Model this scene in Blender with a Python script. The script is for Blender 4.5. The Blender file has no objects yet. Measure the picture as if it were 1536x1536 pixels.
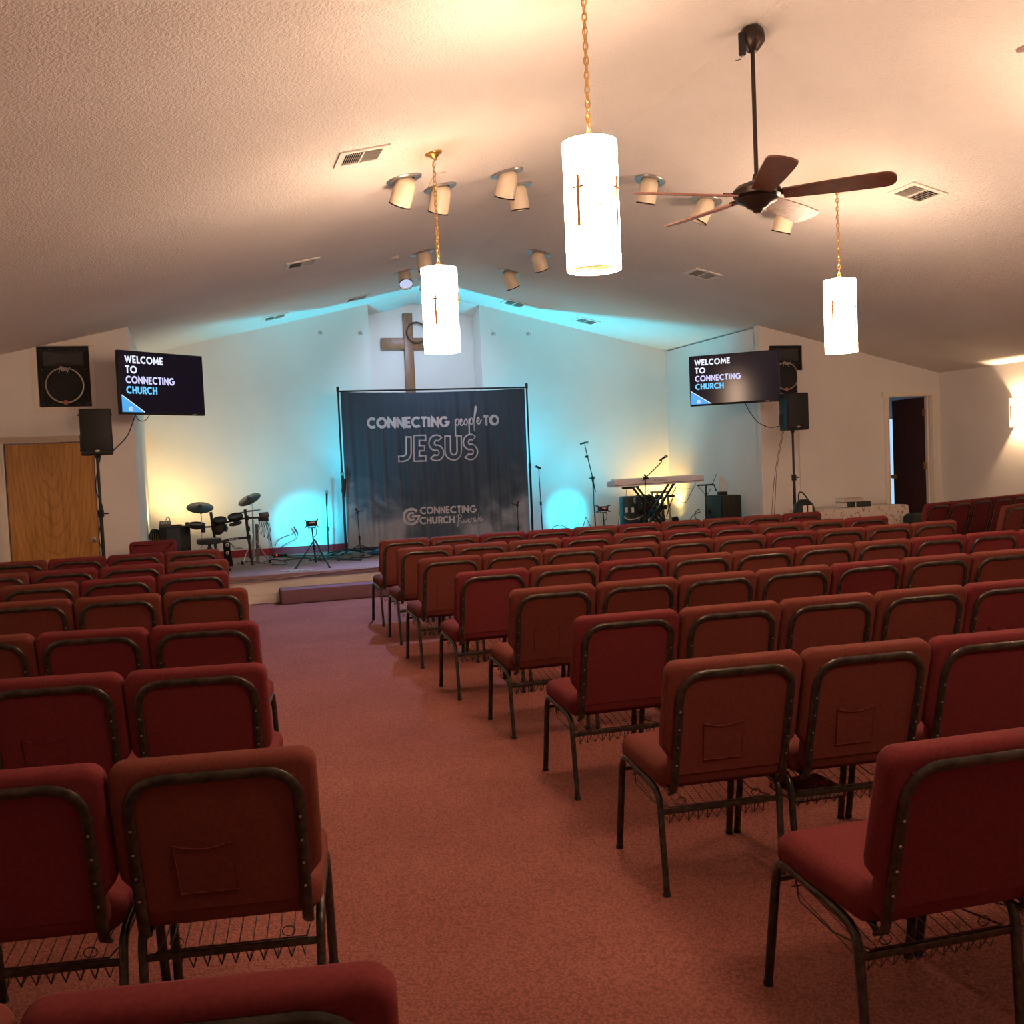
import bpy, bmesh, math, random
from math import sin, cos, pi, radians, sqrt
from mathutils import Vector, Matrix
random.seed(7)
V = Vector
SC = bpy.context.scene
COL = SC.collection

# ------------------------------------------------------------------ camera
FPX = 1500.0
yaw, pit, rol = radians(17.58), radians(2.73), radians(-2.49)
_F = V((sin(yaw)*cos(pit), cos(yaw)*cos(pit), -sin(pit)))
_R0 = V((cos(yaw), -sin(yaw), 0)); _U0 = _R0.cross(_F)
_R = cos(rol)*_R0 + sin(rol)*_U0
_U = -sin(rol)*_R0 + cos(rol)*_U0
EYE = V((0, 0, 1.6))
cam = bpy.data.cameras.new('camera'); camo = bpy.data.objects.new('camera', cam); COL.objects.link(camo)
M = Matrix.Identity(4)
for i in range(3):
    M[i][0] = _R[i]; M[i][1] = _U[i]; M[i][2] = -_F[i]; M[i][3] = EYE[i]
camo.matrix_world = M
cam.sensor_width = 36; cam.lens = 36*FPX/1536; cam.clip_start = .05; cam.clip_end = 100
SC.camera = camo
# survey of the photograph: a sight line through (x, y) meets a plane of the room
def ray(x, y): return _F + _R*((x-768)/FPX) - _U*((y-768)/FPX)
def atY(x, y, Y): d = ray(x, y); return EYE + d*(Y/d.y)
def atZ(x, y, Z): d = ray(x, y); return EYE + d*((Z-1.6)/d.z)
def atX(x, y, X): d = ray(x, y); return EYE + d*(X/d.x)

# ------------------------------------------------------------------ world, view, light levels
SC.view_settings.view_transform = 'Standard'; SC.view_settings.look = 'None'
SC.view_settings.exposure = 0.06; SC.view_settings.gamma = 1.0
SC.view_settings.use_curve_mapping = False
w = bpy.data.worlds.new('world'); SC.world = w; w.use_nodes = True
w.node_tree.nodes['Background'].inputs[0].default_value = (.35, .5, .8, 1)
w.node_tree.nodes['Background'].inputs[1].default_value = .3
SC.cycles.use_denoising = True
SC.cycles.max_bounces = 7; SC.cycles.diffuse_bounces = 5; SC.cycles.glossy_bounces = 3
SC.cycles.sample_clamp_indirect = 4
WARM = (1.0, .62, .40)
P_TOP, P_DOWN, P_SHADE = 7.0, 28.0, 47.0      # lamp inside each pendant: up, down; glow of the shade
S_SCONCE = 42.0
C_SPOT, C_WIDE, A_LEFT, A_RIGHT, C_UP, R_COOL, F_COOL = 420.0, 110.0, 75.0, 85.0, 480.0, 120.0, 800.0     # cyan and amber stage lights
CYAN = (0.0, .62, .85); AMBER = (1.0, .60, .14); COOL = (.52, .70, 1.0)

def light(name, kind, loc, power, color, aim=None, angle=60, blend=.5, radius=.05, parent=None):
    l = bpy.data.lights.new(name, kind); l.energy = power; l.color = color; l.shadow_soft_size = radius
    if kind == 'SPOT': l.spot_size = radians(angle); l.spot_blend = blend
    o = bpy.data.objects.new(name, l); COL.objects.link(o); o.location = loc
    if aim is not None:
        o.rotation_euler = (V(aim)-V(loc)).to_track_quat('-Z', 'Y').to_euler()
    if parent is not None:
        o.parent = parent; o.location = V(loc)-parent.location
    return o

# ------------------------------------------------------------------ room constants
ZR, MS, XC, YF, YB, HS = 4.43, .23, 3.69, 12.82, 15.81, .36
XL, XR, XW0, XW1, YBACK = -.64, 7.92, -3.72, 11.1, -4.2
def zc(x): return ZR - MS*abs(x-XC)

# ------------------------------------------------------------------ materials
def nt(name):
    m = bpy.data.materials.new(name); m.use_nodes = True
    return m, m.node_tree.nodes, m.node_tree.links, m.node_tree.nodes['Principled BSDF']
def mat(name, col, rough=.6, metal=0, spec=.5, emit=None, es=0, alpha=1, coat=0):
    m, n, l, b = nt(name)
    b.inputs['Base Color'].default_value = (*col, 1); b.inputs['Roughness'].default_value = rough
    b.inputs['Metallic'].default_value = metal; b.inputs['Specular IOR Level'].default_value = spec
    if emit: b.inputs['Emission Color'].default_value = (*emit, 1); b.inputs['Emission Strength'].default_value = es
    b.inputs['Coat Weight'].default_value = coat
    if alpha < 1: b.inputs['Alpha'].default_value = alpha
    return m
def ramp(n, stops):
    r = n.new('ShaderNodeValToRGB'); e = r.color_ramp.elements
    while len(e) < len(stops): e.new(.5)
    for k, (p, c) in enumerate(stops): e[k].position = p; e[k].color = (*c, 1)
    return r
def coords(n, l, scale=(1, 1, 1), rot=(0, 0, 0), kind='Object'):
    tc = n.new('ShaderNodeTexCoord'); mp = n.new('ShaderNodeMapping')
    mp.inputs['Scale'].default_value = scale; mp.inputs['Rotation'].default_value = rot
    l.new(tc.outputs[kind], mp.inputs[0]); return mp
def noisy(name, c1, c2, scale=30, rough=.8, bump=.3, bscale=200, dist=.002, spec=.3, mscale=(1, 1, 1), sheen=0, p=(.35, .65)):
    m, n, l, b = nt(name)
    mp = coords(n, l, mscale)
    a = n.new('ShaderNodeTexNoise'); a.inputs['Scale'].default_value = scale; a.inputs['Detail'].default_value = 4
    l.new(mp.outputs[0], a.inputs[0])
    r = ramp(n, [(p[0], c1), (p[1], c2)]); l.new(a.outputs[0], r.inputs[0]); l.new(r.outputs[0], b.inputs['Base Color'])
    b.inputs['Roughness'].default_value = rough; b.inputs['Specular IOR Level'].default_value = spec
    if sheen: b.inputs['Sheen Weight'].default_value = sheen; b.inputs['Sheen Roughness'].default_value = .5
    if bump:
        t = n.new('ShaderNodeTexNoise'); t.inputs['Scale'].default_value = bscale; t.inputs['Detail'].default_value = 3
        l.new(mp.outputs[0], t.inputs[0])
        bp = n.new('ShaderNodeBump'); bp.inputs['Strength'].default_value = bump; bp.inputs['Distance'].default_value = dist
        l.new(t.outputs[0], bp.inputs['Height']); l.new(bp.outputs[0], b.inputs['Normal'])
    return m
def wood(name, c1, c2, c3, scale=3, stretch=(12, 12, .7), rough=.35, ring=False, coat=.2):
    m, n, l, b = nt(name)
    mp = coords(n, l, stretch)
    a = n.new('ShaderNodeTexNoise'); a.inputs['Scale'].default_value = scale; a.inputs['Detail'].default_value = 6; a.inputs['Distortion'].default_value = .6
    l.new(mp.outputs[0], a.inputs[0])
    r = ramp(n, [(.3, c1), (.5, c2), (.7, c3)]); l.new(a.outputs[0], r.inputs[0])
    out = r.outputs[0]
    if ring:
        mp2 = coords(n, l, (1.0, 1, .22))
        wv = n.new('ShaderNodeTexWave'); wv.wave_type = 'RINGS'; wv.rings_direction = 'Y'
        wv.inputs['Scale'].default_value = 7.5; wv.inputs['Distortion'].default_value = 3.5; wv.inputs['Detail'].default_value = 2; wv.inputs['Detail Scale'].default_value = 1.4
        l.new(mp2.outputs[0], wv.inputs[0])
        r2 = ramp(n, [(.0, (.62, .55, .45)), (.18, (1, 1, 1)), (1, (1, 1, 1))]); l.new(wv.outputs[0], r2.inputs[0])
        mx = n.new('ShaderNodeMix'); mx.data_type = 'RGBA'; mx.blend_type = 'MULTIPLY'; mx.inputs[0].default_value = .5
        l.new(out, mx.inputs[6]); l.new(r2.outputs[0], mx.inputs[7]); out = mx.outputs[2]
    l.new(out, b.inputs['Base Color'])
    b.inputs['Roughness'].default_value = rough; b.inputs['Coat Weight'].default_value = coat; b.inputs['Coat Roughness'].default_value = .3
    return m

def carpet_mat():
    m, n, l, b = nt('carpet_loop')
    mp = coords(n, l, (1, 1, 1))
    vo = n.new('ShaderNodeTexVoronoi'); vo.inputs['Scale'].default_value = 95; l.new(mp.outputs[0], vo.inputs[0])
    big = n.new('ShaderNodeTexNoise'); big.inputs['Scale'].default_value = 1.1; big.inputs['Detail'].default_value = 5; l.new(mp.outputs[0], big.inputs[0])
    r = ramp(n, [(.3, (.235, .080, .063)), (.7, (.295, .108, .085))]); l.new(big.outputs[0], r.inputs[0])
    r2 = ramp(n, [(.0, (1.25, 1.25, 1.2)), (.35, (1, 1, 1)), (.75, (.55, .5, .5))]); l.new(vo.outputs['Distance'], r2.inputs[0])
    mx = n.new('ShaderNodeMix'); mx.data_type = 'RGBA'; mx.blend_type = 'MULTIPLY'; mx.inputs[0].default_value = .7
    l.new(r.outputs[0], mx.inputs[6]); l.new(r2.outputs[0], mx.inputs[7]); l.new(mx.outputs[2], b.inputs['Base Color'])
    b.inputs['Roughness'].default_value = .9; b.inputs['Specular IOR Level'].default_value = .15
    bp = n.new('ShaderNodeBump'); bp.inputs['Strength'].default_value = .8; bp.inputs['Distance'].default_value = .004; bp.invert = True
    l.new(vo.outputs['Distance'], bp.inputs['Height']); l.new(bp.outputs[0], b.inputs['Normal'])
    return m
def ceiling_mat():
    m, n, l, b = nt('ceiling_texture_paint')
    mp = coords(n, l, (1, 1, 1))
    a = n.new('ShaderNodeTexNoise'); a.inputs['Scale'].default_value = 55; a.inputs['Detail'].default_value = 3; a.inputs['Roughness'].default_value = .6
    l.new(mp.outputs[0], a.inputs[0])
    bp = n.new('ShaderNodeBump'); bp.inputs['Strength'].default_value = 1.0; bp.inputs['Distance'].default_value = .012
    l.new(a.outputs[0], bp.inputs['Height']); l.new(bp.outputs[0], b.inputs['Normal'])
    c = n.new('ShaderNodeTexNoise'); c.inputs['Scale'].default_value = .8; c.inputs['Detail'].default_value = 5; l.new(mp.outputs[0], c.inputs[0])
    r = ramp(n, [(.35, (.76, .74, .71)), (.65, (.81, .79, .77))]); l.new(c.outputs[0], r.inputs[0]); l.new(r.outputs[0], b.inputs['Base Color'])
    b.inputs['Roughness'].default_value = .85; b.inputs['Specular IOR Level'].default_value = .15
    return m

MT = {}
MT['ceiling'] = ceiling_mat()
MT['wall'] = noisy('wall_paint', (.77, .75, .73), (.82, .80, .78), 1.3, .7, .25, 120, .0015, .25)
MT['trim'] = mat('trim_paint', (.80, .75, .67), .45)
MT['trim_dark'] = mat('trim_paint_taupe', (.52, .43, .35), .5)
MT['carpet'] = carpet_mat()
MT['stage_carpet'] = noisy('stage_carpet', (.24, .155, .15), (.30, .20, .195), 60, .95, .6, 220, .004, .1)
MT['step_carpet'] = noisy('step_carpet', (.17, .09, .11), (.22, .12, .145), 60, .95, .6, 220, .004, .1)
MT['base_carpet'] = noisy('maroon_base_carpet', (.28, .035, .05), (.36, .05, .065), 60, .95, .5, 200, .004, .1)
MT['fabA'] = noisy('fabric_rust', (.118, .030, .022), (.148, .037, .027), 90, .9, .35, 420, .0012, .1, sheen=0)
MT['fabB'] = noisy('fabric_burgundy', (.118, .019, .021), (.148, .024, .026), 90, .9, .35, 420, .0012, .1, sheen=0)
MT['cmetal'] = noisy('chair_metal', (.030, .025, .020), (.070, .058, .043), 40, .30, .15, 300, .0006, .6)
MT['cmetal'].node_tree.nodes['Principled BSDF'].inputs['Metallic'].default_value = .55
MT['screw'] = mat('screw_steel', (.55, .52, .48), .3, .9)
MT['wire'] = mat('wire_black', (.06, .035, .03), .5, .3)
MT['black'] = mat('black_plastic', (.010, .010, .011), .5, spec=.3)
MT['blackm'] = mat('black_metal', (.02, .02, .022), .38, .4)
MT['grille'] = noisy('grille_black', (.006, .006, .007), (.014, .014, .015), 400, .6, .5, 500, .001, .4)
MT['rubber'] = mat('rubber', (.012, .012, .012), .8)
MT['chrome'] = mat('chrome', (.75, .75, .75), .22, 1)
MT['steel'] = mat('dull_steel', (.45, .46, .46), .35, .9)
MT['brass'] = mat('brass', (.62, .40, .14), .3, .9)
MT['oak'] = wood('honey_oak_veneer', (.33, .150, .036), (.45, .22, .060), (.53, .28, .085), 2.4, (14, 14, .8), .3, True)
MT['walnut'] = wood('dark_walnut', (.035, .010, .006), (.06, .018, .010), (.085, .028, .014), 3, (10, 10, .6), .4)
MT['crosswood'] = wood('cross_wood', (.17, .070, .030), (.25, .11, .045), (.31, .145, .065), 4, (14, 14, 1.2), .5)
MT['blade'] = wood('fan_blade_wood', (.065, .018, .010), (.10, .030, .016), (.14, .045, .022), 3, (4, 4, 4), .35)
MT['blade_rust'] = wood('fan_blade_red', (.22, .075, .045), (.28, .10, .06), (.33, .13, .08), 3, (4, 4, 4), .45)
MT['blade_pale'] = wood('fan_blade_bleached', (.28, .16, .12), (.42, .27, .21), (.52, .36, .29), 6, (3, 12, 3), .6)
MT['bronze'] = mat('fan_bronze', (.035, .022, .018), .38, .6)
MT['cream'] = mat('cream_enamel', (.78, .68, .52), .3)
MT['white'] = mat('white_enamel', (.78, .76, .72), .45)
MT['dark'] = mat('dark_void', (.01, .01, .01), .9)
MT['shade'] = mat('lamp_shade_glass', (.9, .85, .75), .5, emit=(1, .66, .45), es=P_SHADE)
MT['shade_in'] = mat('lamp_diffuser', (.8, .5, .15), .5, emit=(1, .60, .12), es=.75)
MT['shade_rim'] = mat('lamp_inner_glass', (.9, .85, .7), .5, emit=(1, .85, .55), es=1.1)
MT['amberwood_glow'] = mat('lamp_cross_wood_glow', (.42, .20, .08), .6, emit=(1, .42, .15), es=.12)  # wooden crosses take a faint emission for the shade's glow on them
MT['screen'] = mat('screen_panel', (.004, .004, .010), .13, spec=.28, emit=(.10, .09, .35), es=.02)
MT['scr_white'] = mat('screen_text_white', (.1, .1, .1), .4, emit=(.78, .84, 1), es=1.0)
MT['scr_lav'] = mat('screen_text_lavender', (.1, .1, .1), .4, emit=(.62, .62, 1), es=1.0)
MT['scr_cyan'] = mat('screen_text_blue', (.1, .1, .1), .4, emit=(.10, .55, 1), es=1.0)
MT['scr_tri'] = mat('screen_triangle', (.1, .1, .1), .4, emit=(.03, .36, .85), es=1.0)
MT['print'] = mat('banner_print_white', (.62, .62, .68), .8)
MT['paper'] = mat('paper', (.75, .73, .66), .8)
MT['paper_dim'] = mat('paper_dim', (.40, .39, .32), .8)
MT['keys'] = mat('keyboard_silver', (.85, .82, .90), .35, .0)
MT['pine'] = wood('pine_wood', (.42, .26, .13), (.50, .33, .17), (.58, .40, .22), 4, (10, 10, 1.5), .6)
MT['redled'] = mat('red_indicator', (.3, 0, 0), .4, emit=(1, .05, .02), es=1.5)
MT['bluecable'] = mat('blue_cable', (.02, .10, .20), .5)
MT['cable'] = mat('cable_black', (.015, .015, .015), .5)
MT['led_cyan'] = mat('led_lens_cyan', (.1, .3, .3), .3, emit=(0, .9, 1), es=14)
MT['led_amber'] = mat('led_lens_amber', (.3, .2, .1), .3, emit=(1, .75, .2), es=14)
MT['led_cool'] = mat('led_lens_cool', (.3, .3, .3), .3, emit=(.55, .68, 1), es=.8)
MT['daylight'] = mat('window_daylight', (.3, .4, .5), .5, emit=(.42, .68, 1), es=1.0)
MT['sconce'] = mat('sconce_glass', (.9, .85, .75), .5, emit=(1, .82, .52), es=1.6)
MT['goldlogo'] = mat('logo_silver', (.62, .55, .48), .35, .6)
MT['redbadge'] = mat('red_badge', (.55, .16, .12), .5)
MT['acrylic'] = mat('clear_plastic', (.75, .75, .70), .25, alpha=.45)

# ------------------------------------------------------------------ mesh builder
class MB:
    def __init__(s): s.v = []; s.f = []; s.mi = []; s.cur = 0
    def add(s, vs, fs):
        b = len(s.v); s.v += [tuple(p) for p in vs]; s.f += [[b+i for i in f] for f in fs]; s.mi += [s.cur]*len(fs); return s
    def box(s, c, d, R=None, bev=0):
        x, y, z = [k/2 for k in d]
        if bev:
            bm = bmesh.new(); bmesh.ops.create_cube(bm, size=1)
            for v in bm.verts: v.co = V((v.co.x*2*x, v.co.y*2*y, v.co.z*2*z))
            bmesh.ops.bevel(bm, geom=bm.edges[:], offset=bev, segments=2, profile=.5, affect='EDGES')
            bm.verts.index_update(); vs = [v.co.copy() for v in bm.verts]; fs = [[v.index for v in f.verts] for f in bm.faces]; bm.free()
        else:
            vs = [V((a*x, b*y, e*z)) for a in (-1, 1) for b in (-1, 1) for e in (-1, 1)]
            fs = [(0, 1, 3, 2), (4, 6, 7, 5), (0, 4, 5, 1), (2, 3, 7, 6), (0, 2, 6, 4), (1, 5, 7, 3)]
        if R is not None: vs = [R @ p for p in vs]
        return s.add([p+V(c) for p in vs], fs)
    def tube(s, pts, r, n=8, closed=False, flat=1.0, cap=True, ref=None):
        pts = [V(p) for p in pts]; m = len(pts); rs = r if isinstance(r, (list, tuple)) else [r]*m
        up = V(ref) if ref else None; vs = []
        prev = None
        for i in range(m):
            a = pts[i-1] if (i > 0 or closed) else pts[i]; b = pts[(i+1) % m] if (i < m-1 or closed) else pts[i]
            t = (b-a).normalized() if (b-a).length > 1e-9 else V((0, 0, 1))
            if prev is None:
                q = up if up is not None and abs(up.dot(t)) < .95 else (V((0, 0, 1)) if abs(t.z) < .9 else V((1, 0, 0)))
            else: q = prev
            e1 = (q - t*q.dot(t)).normalized(); prev = e1; e2 = t.cross(e1)
            for k in range(n):
                a_ = 2*pi*k/n + (pi/n if n == 4 else 0)
                vs.append(pts[i] + e1*cos(a_)*rs[i] + e2*sin(a_)*rs[i]*flat)
        fs = []
        for i in range(m if closed else m-1):
            for k in range(n):
                j = (i+1) % m; fs.append((i*n+k, i*n+(k+1) % n, j*n+(k+1) % n, j*n+k))
        if cap and not closed: fs += [tuple(range(n))[::-1], tuple((m-1)*n+k for k in range(n))]
        return s.add(vs, fs)
    def cyl(s, a, b, r, n=16, r2=None): return s.tube([a, b], [r, r if r2 is None else r2], n)
    def lathe(s, prof, c=(0, 0, 0), n=24, R=None):
        vs = []; m = len(prof)
        for r, z in prof:
            for k in range(n):
                p = V((r*cos(2*pi*k/n), r*sin(2*pi*k/n), z))
                vs.append((R @ p if R is not None else p) + V(c))
        fs = [(i*n+k, i*n+(k+1) % n, (i+1)*n+(k+1) % n, (i+1)*n+k) for i in range(m-1) for k in range(n)]
        return s.add(vs, fs)
    def pad(s, outline, layers, fn):
        """outline: 2D loop (CCW); layers: (height, inset); fn(x, y, h) -> point"""
        m = len(outline); nr = []
        for i in range(m):
            a = V(outline[i-1]); b = V(outline[i]); c = V(outline[(i+1) % m])
            n1 = (b-a).normalized(); n2 = (c-b).normalized()
            q = V((n1.y+n2.y, -n1.x-n2.x)); q = q.normalized() if q.length > 1e-6 else V((n1.y, -n1.x)); nr.append(q)
        vs = []
        for h, ins in layers:
            for i in range(m): vs.append(fn(outline[i][0]-nr[i].x*ins, outline[i][1]-nr[i].y*ins, h))
        fs = [(j*m+i, j*m+(i+1) % m, (j+1)*m+(i+1) % m, (j+1)*m+i) for j in range(len(layers)-1) for i in range(m)]
        fs += [tuple(range(m))[::-1], tuple((len(layers)-1)*m+i for i in range(m))]
        return s.add(vs, fs)
    def prism(s, loop, a, b, fn):
        m = len(loop); vs = [fn(x, y, a) for x, y in loop]+[fn(x, y, b) for x, y in loop]
        fs = [(i, (i+1) % m, m+(i+1) % m, m+i) for i in range(m)]+[tuple(range(m))[::-1], tuple(range(m, 2*m))]
        return s.add(vs, fs)
    def quad(s, *p): return s.add(p, [tuple(range(len(p)))])

def rrect(x0, y0, x1, y1, r, n=5):
    out = []
    for cx, cy, a in ((x1-r, y0+r, -90), (x1-r, y1-r, 0), (x0+r, y1-r, 90), (x0+r, y0+r, 180)):
        for k in range(n+1):
            t = radians(a+90*k/n); out.append((cx+r*cos(t), cy+r*sin(t)))
    return out

def mesh_of(name, mb, m, smooth=35):
    me = bpy.data.meshes.new(name); me.from_pydata(mb.v, [], mb.f)
    ms = m if isinstance(m, list) else [m]
    for x in ms: me.materials.append(MT[x] if isinstance(x, str) else x)
    if len(ms) > 1: me.polygons.foreach_set('material_index', mb.mi)
    bm = bmesh.new(); bm.from_mesh(me); bmesh.ops.recalc_face_normals(bm, faces=bm.faces[:]); bm.to_mesh(me); bm.free()
    if smooth:
        me.shade_smooth(); me.set_sharp_from_angle(angle=radians(smooth))
    me.update(); return me
def obj(name, mb, m, parent=None, world=False, smooth=35, label=None, kind=None):
    """one mesh object; with world=True its points are room coordinates and its parent stands unrotated"""
    if world and parent is not None:
        r = parent
        while r.parent: r = r.parent
        mb.v = [tuple(V(p)-r.location) for p in mb.v]
    o = bpy.data.objects.new(name, mesh_of(name, mb, m, smooth)); COL.objects.link(o)
    if parent is not None: o.parent = parent
    if label: o['label'] = label
    if kind: o['kind'] = kind
    return o
def tag(o, label, cat, group=None):
    o['label'] = label; o['category'] = cat
    if group: o['group'] = group
    return o
def thing(name, label, cat, loc=(0, 0, 0), rz=0, group=None):
    o = bpy.data.objects.new(name, None); COL.objects.link(o); o.location = loc; o.rotation_euler = (0, 0, rz)
    o.empty_display_size = .1
    return tag(o, label, cat, group)
def single(name, mb, m, label, cat, group=None, smooth=35):
    """a thing that is one mesh, given in room coordinates: origin moved to its base centre"""
    c = V((sum(p[0] for p in mb.v)/len(mb.v), sum(p[1] for p in mb.v)/len(mb.v), min(p[2] for p in mb.v)))
    mb.v = [tuple(V(p)-c) for p in mb.v]
    o = obj(name, mb, m, smooth=smooth); o.location = c
    return tag(o, label, cat, group)
def struct(name, mb, m, smooth=0, parent=None):
    o = obj(name, mb, m, parent, smooth=smooth)
    if parent is None: o['kind'] = 'structure'
    return o
def copy_tree(o, parent=None):
    c = o.copy(); COL.objects.link(c)
    if parent is not None: c.parent = parent
    for ch in list(o.children): copy_tree(ch, c)
    return c
def smoothpath(P, n=6):
    P = [V(p) for p in P]; out = []
    for i in range(len(P)-1):
        p0 = P[max(i-1, 0)]; p1 = P[i]; p2 = P[i+1]; p3 = P[min(i+2, len(P)-1)]
        for k in range(n):
            t = k/n
            out.append(.5*((2*p1)+(p2-p0)*t+(2*p0-5*p1+4*p2-p3)*t*t+(3*p1-p0-3*p2+p3)*t**3))
    out.append(P[-1]); return out

# ------------------------------------------------------------------ lettering drawn as strokes
def arc(cx, cy, rx, ry, a0, a1, n=16):
    return [(cx+rx*cos(radians(a0+(a1-a0)*k/n)), cy+ry*sin(radians(a0+(a1-a0)*k/n))) for k in range(n+1)]
G = {
 'C': (.86, [arc(.5, .5, .42, .42, 48, 312)]), 'O': (1.0, [arc(.5, .5, .42, .42, 0, 360)+['c']]),
 'G': (.96, [arc(.5, .5, .42, .42, 48, 350)+[(.93, .47), (.56, .47)]]),
 'N': (.80, [[(.1, 0), (.1, .97), (.70, .03), (.70, 1)]]), 'E': (.58, [[(.56, .92), (.1, .92), (.1, .08), (.56, .08)], [(.1, .5), (.5, .5)]]),
 'T': (.62, [[(0, .92), (.62, .92)], [(.31, .92), (.31, 0)]]), 'I': (.24, [[(.12, 0), (.12, 1)]]),
 'W': (1.12, [[(.06, 1), (.32, .08), (.56, .86), (.80, .08), (1.06, 1)]]), 'L': (.52, [[(.1, 1), (.1, .08), (.52, .08)]]),
 'M': (.98, [[(.1, 0), (.17, .95), (.49, .25), (.81, .95), (.88, 0)]]), 'H': (.76, [[(.1, 0), (.1, 1)], [(.66, 0), (.66, 1)], [(.1, .5), (.66, .5)]]),
 'U': (.74, [[(.1, 1)]+arc(.37, .35, .27, .27, 180, 360, 10)+[(.64, 1)]]),
 'R': (.66, [[(.1, 0), (.1, .92)]+arc(.32, .68, .24, .24, 90, -90, 10)+[(.1, .44)], [(.34, .44), (.60, 0)]]),
 'J': (.60, [[(-.04, .09), (.18, .09)]+arc(.20, .35, .26, .26, 285, 360, 8)+[(.46, 1)]]),
 'S': (.62, [arc(.31, .70, .22, .215, 35, 250, 12)+arc(.31, .29, .235, .215, 80, -145, 12)]),
 'A': (.76, [[(.04, 0), (.38, .95), (.72, 0)], [(.18, .3), (.58, .3)]]), 'D': (.78, [[(.1, .08), (.1, .92), (.3, .92)]+arc(.3, .5, .40, .42, 90, -90, 12)+[(.1, .08)]]),
 'P': (.62, [[(.1, 0), (.1, .92)]+arc(.32, .68, .24, .24, 90, -90, 10)+[(.1, .44)]]), '-': (.4, [[(.05, .45), (.35, .45)]]),
}
def stroke(mb, pts, t, fn, maxseg=.05, nw=1, cut=0):
    closed = pts[-1] == 'c'
    P = [V(p) for p in (pts[:-1] if closed else pts)]
    if cut and not closed:
        for q, o in ((0, 1), (-1, -2)): P[q] = P[q]+(P[o]-P[q]).normalized()*min(cut, (P[o]-P[q]).length*.8)
    if closed and (P[0]-P[-1]).length < 1e-6: P = P[:-1]
    Q = []
    m = len(P)
    for i in range(m if closed else m-1):
        a, b = P[i], P[(i+1) % m]; k = max(1, math.ceil((b-a).length/maxseg))
        Q += [a+(b-a)*j/k for j in range(k)]
    if not closed: Q.append(P[-1])
    n = len(Q); L = []
    for i in range(n):
        a = Q[i-1] if (i or closed) else None; b = Q[(i+1) % n] if (i < n-1 or closed) else None
        d1 = (Q[i]-a).normalized() if a is not None else None; d2 = (b-Q[i]).normalized() if b is not None else None
        d1 = d1 or d2; d2 = d2 or d1
        n1 = V((-d1.y, d1.x)); n2 = V((-d2.y, d2.x)); s = n1+n2
        s = s.normalized() if s.length > 1e-5 else n1
        k = 1/max(.72, s.dot(n1)); L.append([Q[i]+s*t*k*(.5-j/nw) for j in range(nw+1)])
    vs = [fn(q.x, q.y) for pr in L for q in pr]
    w1 = nw+1; fs = [(w1*i+j, w1*i+j+1, w1*((i+1) % n)+j+1, w1*((i+1) % n)+j) for i in range(n if closed else n-1) for j in range(nw)]
    mb.add(vs, fs)
def text_width(s, gap=.1): return sum((G[c][0] if c != ' ' else .4)+gap for c in s)-gap
def text(mb, s, p0, p1, h, fn, t=.2, gap=.1, slant=0, maxseg=.05, nw=1, cut=0):
    """letters of height h between the baseline points p0 and p1"""
    p0, p1 = V(p0), V(p1); W = text_width(s, gap); ex = (p1-p0)/W; ey = V((-(p1-p0).y, (p1-p0).x)).normalized()*h
    x = 0; tt = t*h
    for c in s:
        if c == ' ': x += .4+gap; continue
        w_, st = G[c]
        for poly in st:
            cl = poly[-1] == 'c'; pp = poly[:-1] if cl else poly
            q = [tuple(p0+ex*(x+a+slant*b)+ey*b) for a, b in pp]
            stroke(mb, q+(['c'] if cl else []), tt, fn, maxseg, nw, cut)
        x += w_+gap
def script(mb, curves, p0, p1, h, fn, t=.07):
    p0, p1 = V(p0), V(p1); ex = (p1-p0); ey = V((-(p1-p0).y, (p1-p0).x)).normalized()*h
    for cu in curves:
        sm = smoothpath([(a, b, 0) for a, b in cu], 5)
        stroke(mb, [tuple(p0+ex*q.x+ey*q.y) for q in sm], t*h, fn, .1)
def logo(mb, c, r, fn, rot=0):
    c = V(c)
    def T(pts): return [tuple(c+V((a*cos(rot)-b*sin(rot), a*sin(rot)+b*cos(rot)))*r) for a, b in pts]
    stroke(mb, T(arc(0, 0, .84, .84, 38, 325, 36)), .30*r, fn, .1)
    stroke(mb, T(arc(.02, 0, .40, .40, 45, 300, 24)+[(.35, -.30)]), .22*r, fn, .1)
    stroke(mb, T([(.05, -.02), (.95, .02), (.72, -.42)]), .24*r, fn, .1)

# ================================================================== ROOM
floor = MB().quad((XW0, YBACK, 0), (XW1, YBACK, 0), (XW1, YF, 0), (XW0, YF, 0))
floor.quad((8.6, YF, 0), (13.4, YF, 0), (13.4, 16.2, 0), (8.6, 16.2, 0))
struct('floor', floor, 'carpet')
T = .12
cl = MB()
for xa, xb in ((XW0-.1, XC), (XC, XW1+.1)):
    cl.add([(xa, YBACK-.1, zc(xa)), (xb, YBACK-.1, zc(xb)), (xb, YB+.02, zc(xb)), (xa, YB+.02, zc(xa)),
            (xa, YBACK-.1, zc(xa)+T), (xb, YBACK-.1, zc(xb)+T), (xb, YB+.02, zc(xb)+T), (xa, YB+.02, zc(xa)+T)],
           [(0, 1, 2, 3), (4, 7, 6, 5), (0, 4, 5, 1), (1, 5, 6, 2), (2, 6, 7, 3), (3, 7, 4, 0)])
struct('ceiling', cl, 'ceiling')
def wallpoly(mb, pts, y0, y1): mb.prism(pts, y0, y1, lambda x, z, y: V((x, y, z)))
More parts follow.
